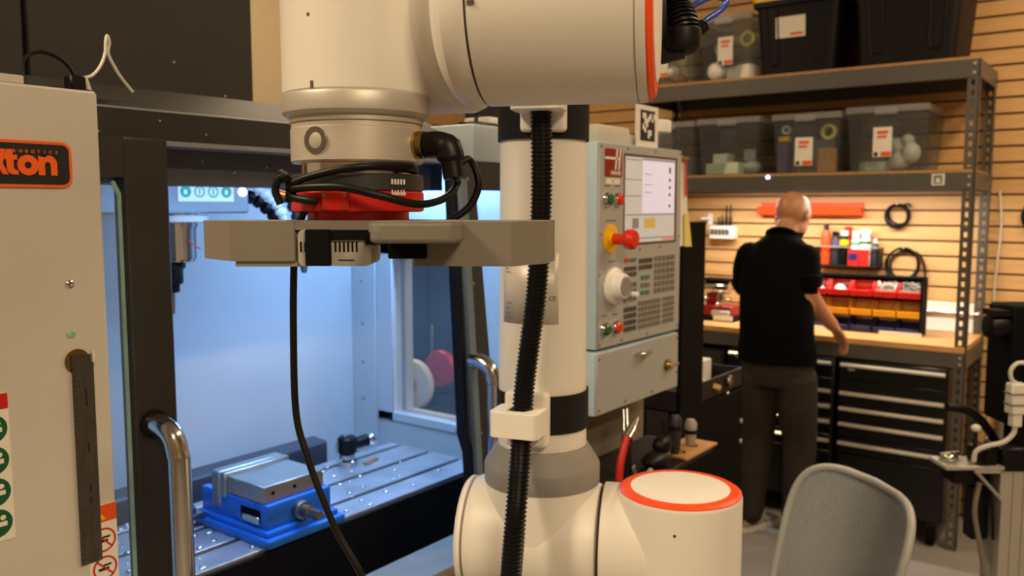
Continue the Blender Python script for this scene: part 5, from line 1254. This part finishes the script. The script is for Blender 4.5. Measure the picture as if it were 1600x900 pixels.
# torso, leaning forward to the bench (facing +x)
loft(pm, [((3.885, 1.37, .72), .150, .105, Yd, Xd), ((3.885, 1.37, .80), .168, .122, Yd, Xd), ((3.885, 1.375, .88), .176, .128, Yd, Xd), ((3.89, 1.38, .98), .172, .130, Yd, Xd), ((3.905, 1.390, 1.08), .172, .128, Yd, Xd), ((3.93, 1.400, 1.19), .172, .126, Yd, (1, 0, -.15)),
          ((3.958, 1.402, 1.28), .168, .116, Yd, (1, 0, -.3)), ((3.985, 1.398, 1.345), .150, .096, Yd, (1, 0, -.4)), ((4.005, 1.400, 1.385), .100, .078, Yd, (1, 0, -.45)), ((4.015, 1.402, 1.41), .070, .068, Yd, (1, 0, -.5))], 24)
# neck and head (looking down at the bench)
loft(pm, [((4.005, 1.400, 1.36), .064, .064, Yd, (1, 0, -.4)), ((4.030, 1.397, 1.415), .058, .060, Yd, (1, 0, -.45)), ((4.052, 1.392, 1.455), .060, .064, Yd, (1, 0, -.5))], 18)
hm = T(4.078, 1.380, 1.502) @ Matrix.Rotation(math.radians(38), 4, 'Y') @ RZ(math.radians(-12))
pm.ball((-.010, 0, .020), (.098, .078, .092), 24, hm)           # skull
pm.ball((.030, 0, -.035), (.062, .060, .072), 20, hm)           # face and jaw
pm.ball((.102, 0, -.030), (.018, .013, .020), 12, hm)           # nose
pm.ball((.080, 0, .006), (.020, .050, .012), 12, hm)            # brow
pm.ball((.078, 0, -.068), (.018, .028, .010), 12, hm)           # lips
pm.ball((.070, 0, -.092), (.022, .026, .016), 12, hm)           # chin
def limb(mb, pts, rad, n=16, sub=5):
    P_ = spline(pts, sub); k = len(P_) - 1
    R = []
    for i in range(k + 1):
        t = i / sub; j = min(int(t), len(rad) - 2); R.append(rad[j] + (rad[j + 1] - rad[j]) * (t - j))
    mb.ball(P_[0], R[0] * .98, 14); mb.ball(P_[-1], R[-1] * .98, 14)
    return mb.tube(P_, R, n)
# right arm reaching to the bins, left arm bent in front
RARM = [(3.955, 1.275, 1.312), (3.930, 1.258, 1.235), (3.922, 1.255, 1.160), (4.020, 1.232, 1.070), (4.110, 1.188, .985)]
limb(pm, RARM, [.066, .060, .050, .043, .030])
LARM = [(3.965, 1.545, 1.315), (3.965, 1.568, 1.235), (3.985, 1.560, 1.150), (4.075, 1.500, 1.08), (4.160, 1.430, 1.03)]
limb(pm, LARM, [.066, .060, .050, .043, .030])
# legs
RLEG = [(3.890, 1.285, .76), (3.900, 1.275, .62), (3.920, 1.265, .45), (3.905, 1.262, .27), (3.890, 1.262, .09)]
LLEG = [(3.890, 1.455, .76), (3.900, 1.460, .62), (3.915, 1.462, .45), (3.890, 1.468, .27), (3.870, 1.475, .09)]
for lg_ in (RLEG, LLEG): limb(pm, lg_, [.098, .092, .076, .070, .064])
# hands: palm, four fingers, thumb
def hand(wrist, d, side, up, curl):
    d = Vector(d).normalized(); side = Vector(side); side = (side - d * side.dot(d)).normalized(); nrm = d.cross(side)
    if nrm.z > 0: nrm = -nrm
    w_ = Vector(wrist)
    loft(pm, [(w_ - d * .01, .026, .019, side, nrm), (w_ + d * .03, .034, .017, side, nrm), (w_ + d * .07, .040, .015, side, nrm), (w_ + d * .092, .036, .012, side, nrm)], 14)
    for k, L_ in enumerate((.062, .070, .066, .052)):
        b = w_ + d * .085 + side * (-.029 + k * .0195)
        p1 = b + d * (L_ * .45) + nrm * (L_ * .18 * curl); p2 = p1 + d * (L_ * .30) + nrm * (L_ * .32 * curl); p3 = p2 + d * (L_ * .12) + nrm * (L_ * .30 * curl)
        pm.tube([b - d * .015, b, p1, p2, p3], [.0092, .0095, .0090, .0082, .0065], 8)
    b = w_ + d * .025 - side * .030
    pm.tube([w_ + d * .012 - side * .015, b, b + d * .028 - side * .016 + nrm * .008, b + d * .052 - side * .016 + nrm * .018], [.012, .0125, .0105, .008], 8)
hand((4.110, 1.188, .985), (.42, -.28, -.62), (.5, .8, 0), None, 1.0)
hand((4.160, 1.430, 1.03), (.75, -.4, -.35), (.4, .8, 0), None, 1.0)
tmp = link('tmp_body', pm.mesh('tmp_body', 'hoodie'))
md = tmp.modifiers.new('union', 'REMESH'); md.mode = 'VOXEL'; md.voxel_size = .0075
ms = tmp.modifiers.new('smooth', 'SMOOTH'); ms.factor = .5; ms.iterations = 4
dg = bpy.context.evaluated_depsgraph_get(); dg.update()
bme = bpy.data.meshes.new_from_object(tmp.evaluated_get(dg)); bpy.data.objects.remove(tmp)
bme.materials.clear()
for k_ in ('hoodie', 'trousers', 'skin'): bme.materials.append(M[k_])
def seg_d(p, pts):
    best = 9
    for a, b in zip(pts, pts[1:]):
        a, b = Vector(a), Vector(b); ab = b - a; t = max(0, min(1, (p - a).dot(ab) / ab.length_squared)); best = min(best, (p - a - ab * t).length)
    return best
handR = [RARM[-1], (4.170, 1.145, .905)]; handL = [LARM[-1], (4.27, 1.37, .98)]
for p in bme.polygons:
    c = p.center; p.use_smooth = True
    m_ = 0
    if c.z < .845: m_ = 1
    if c.z > 1.425 and c.x > 3.97: m_ = 2
    if c.z < 1.165:
        for arm, hnd in ((RARM, handR), (LARM, handL)):
            if seg_d(c, arm[2:]) < .062 and (c.x > 3.93 or c.z < 1.15) and abs(c.y - 1.40) > .085: m_ = 2
            if seg_d(c, hnd) < .10: m_ = 2
    p.material_index = m_
pbase = Vector((3.89, 1.37, 0))
for v in bme.vertices: v.co -= pbase
person = link('person', bme); person.location = pbase
tag(person, 'person in black short-sleeved shirt and dark trousers bending over the bench, back to camera', 'person')
INV[person.name] = Matrix.Translation(pbase).inverted()
# clothing pieces and shoes as children
def pc2(n, mb, m_, l=None): return part(n, mb, m_, person, label=l)
pc2('collar', MB().tube([Vector((4.000, 1.400, 1.405)) + Vector((math.cos(a) * .072 * .9, math.sin(a) * .070, -math.cos(a) * .036)) for a in [2 * PI * i / 24 for i in range(24)]], .014, 8, closed=True), 'hoodie')
for c, d, r in (((3.922, 1.255, 1.185), (.0, .0, -.1), .066), ((3.983, 1.561, 1.162), (.1, -.02, -.1), .062)):
    pc2('sleeve_hem', MB().lathe([(r * .92, -.004), (r, .0), (r * 1.02, .05), (r * .95, .055)], AX(Vector(c), -Vector(d)), 24), 'hoodie')
pc2('shirt_hem', loft(MB(), [((3.885, 1.372, .832), .182, .134, Yd, Xd), ((3.885, 1.373, .870), .184, .136, Yd, Xd), ((3.887, 1.376, .92), .180, .131, Yd, Xd)], 28), 'hoodie')
for s_ in (-1, 1):
    pc2('ear', MB().ball((-.004, s_ * .078, -.012), (.018, .010, .030), 12, hm), 'skin')
    pc2('eye', MB().ball((.088, s_ * .028, -.010), (.008, .012, .007), 10, hm), 'white')
for (x, y, rz_) in ((3.895, 1.478, -.35), (3.915, 1.262, -.15)):
    m0 = T(x, y, 0) @ RZ(rz_)
    sh0 = MB()
    rs = []
    for px_, w_, h_ in ((-.085, .028, .05), (-.07, .038, .085), (-.03, .040, .095), (.03, .043, .080), (.09, .048, .058), (.14, .046, .048), (.175, .028, .032)):
        rs.append(sh0.ring([m0 @ Vector((px_, w_ * math.cos(2 * PI * i / 16), .022 + (h_ - .022) * max(0, math.sin(2 * PI * i / 16)) - .004 * max(0, -math.sin(2 * PI * i / 16)))) for i in range(16)]))
    sh0.skin(rs)
    so = pc2('shoe', sh0, 'shoe')
    part('sole', MB().prism([(-.09, -.03), (-.05, -.042), (.08, -.050), (.15, -.045), (.182, -.02), (.182, .02), (.15, .045), (.08, .050), (-.05, .042), (-.09, .03)], 0, .026, m0), 'sole', so)
    part('lace_strip', MB().tube([m0 @ Vector((.03, 0, .081)), m0 @ Vector((.06, 0, .071)), m0 @ Vector((.09, 0, .061))], .008, 6), 'clipw', so)
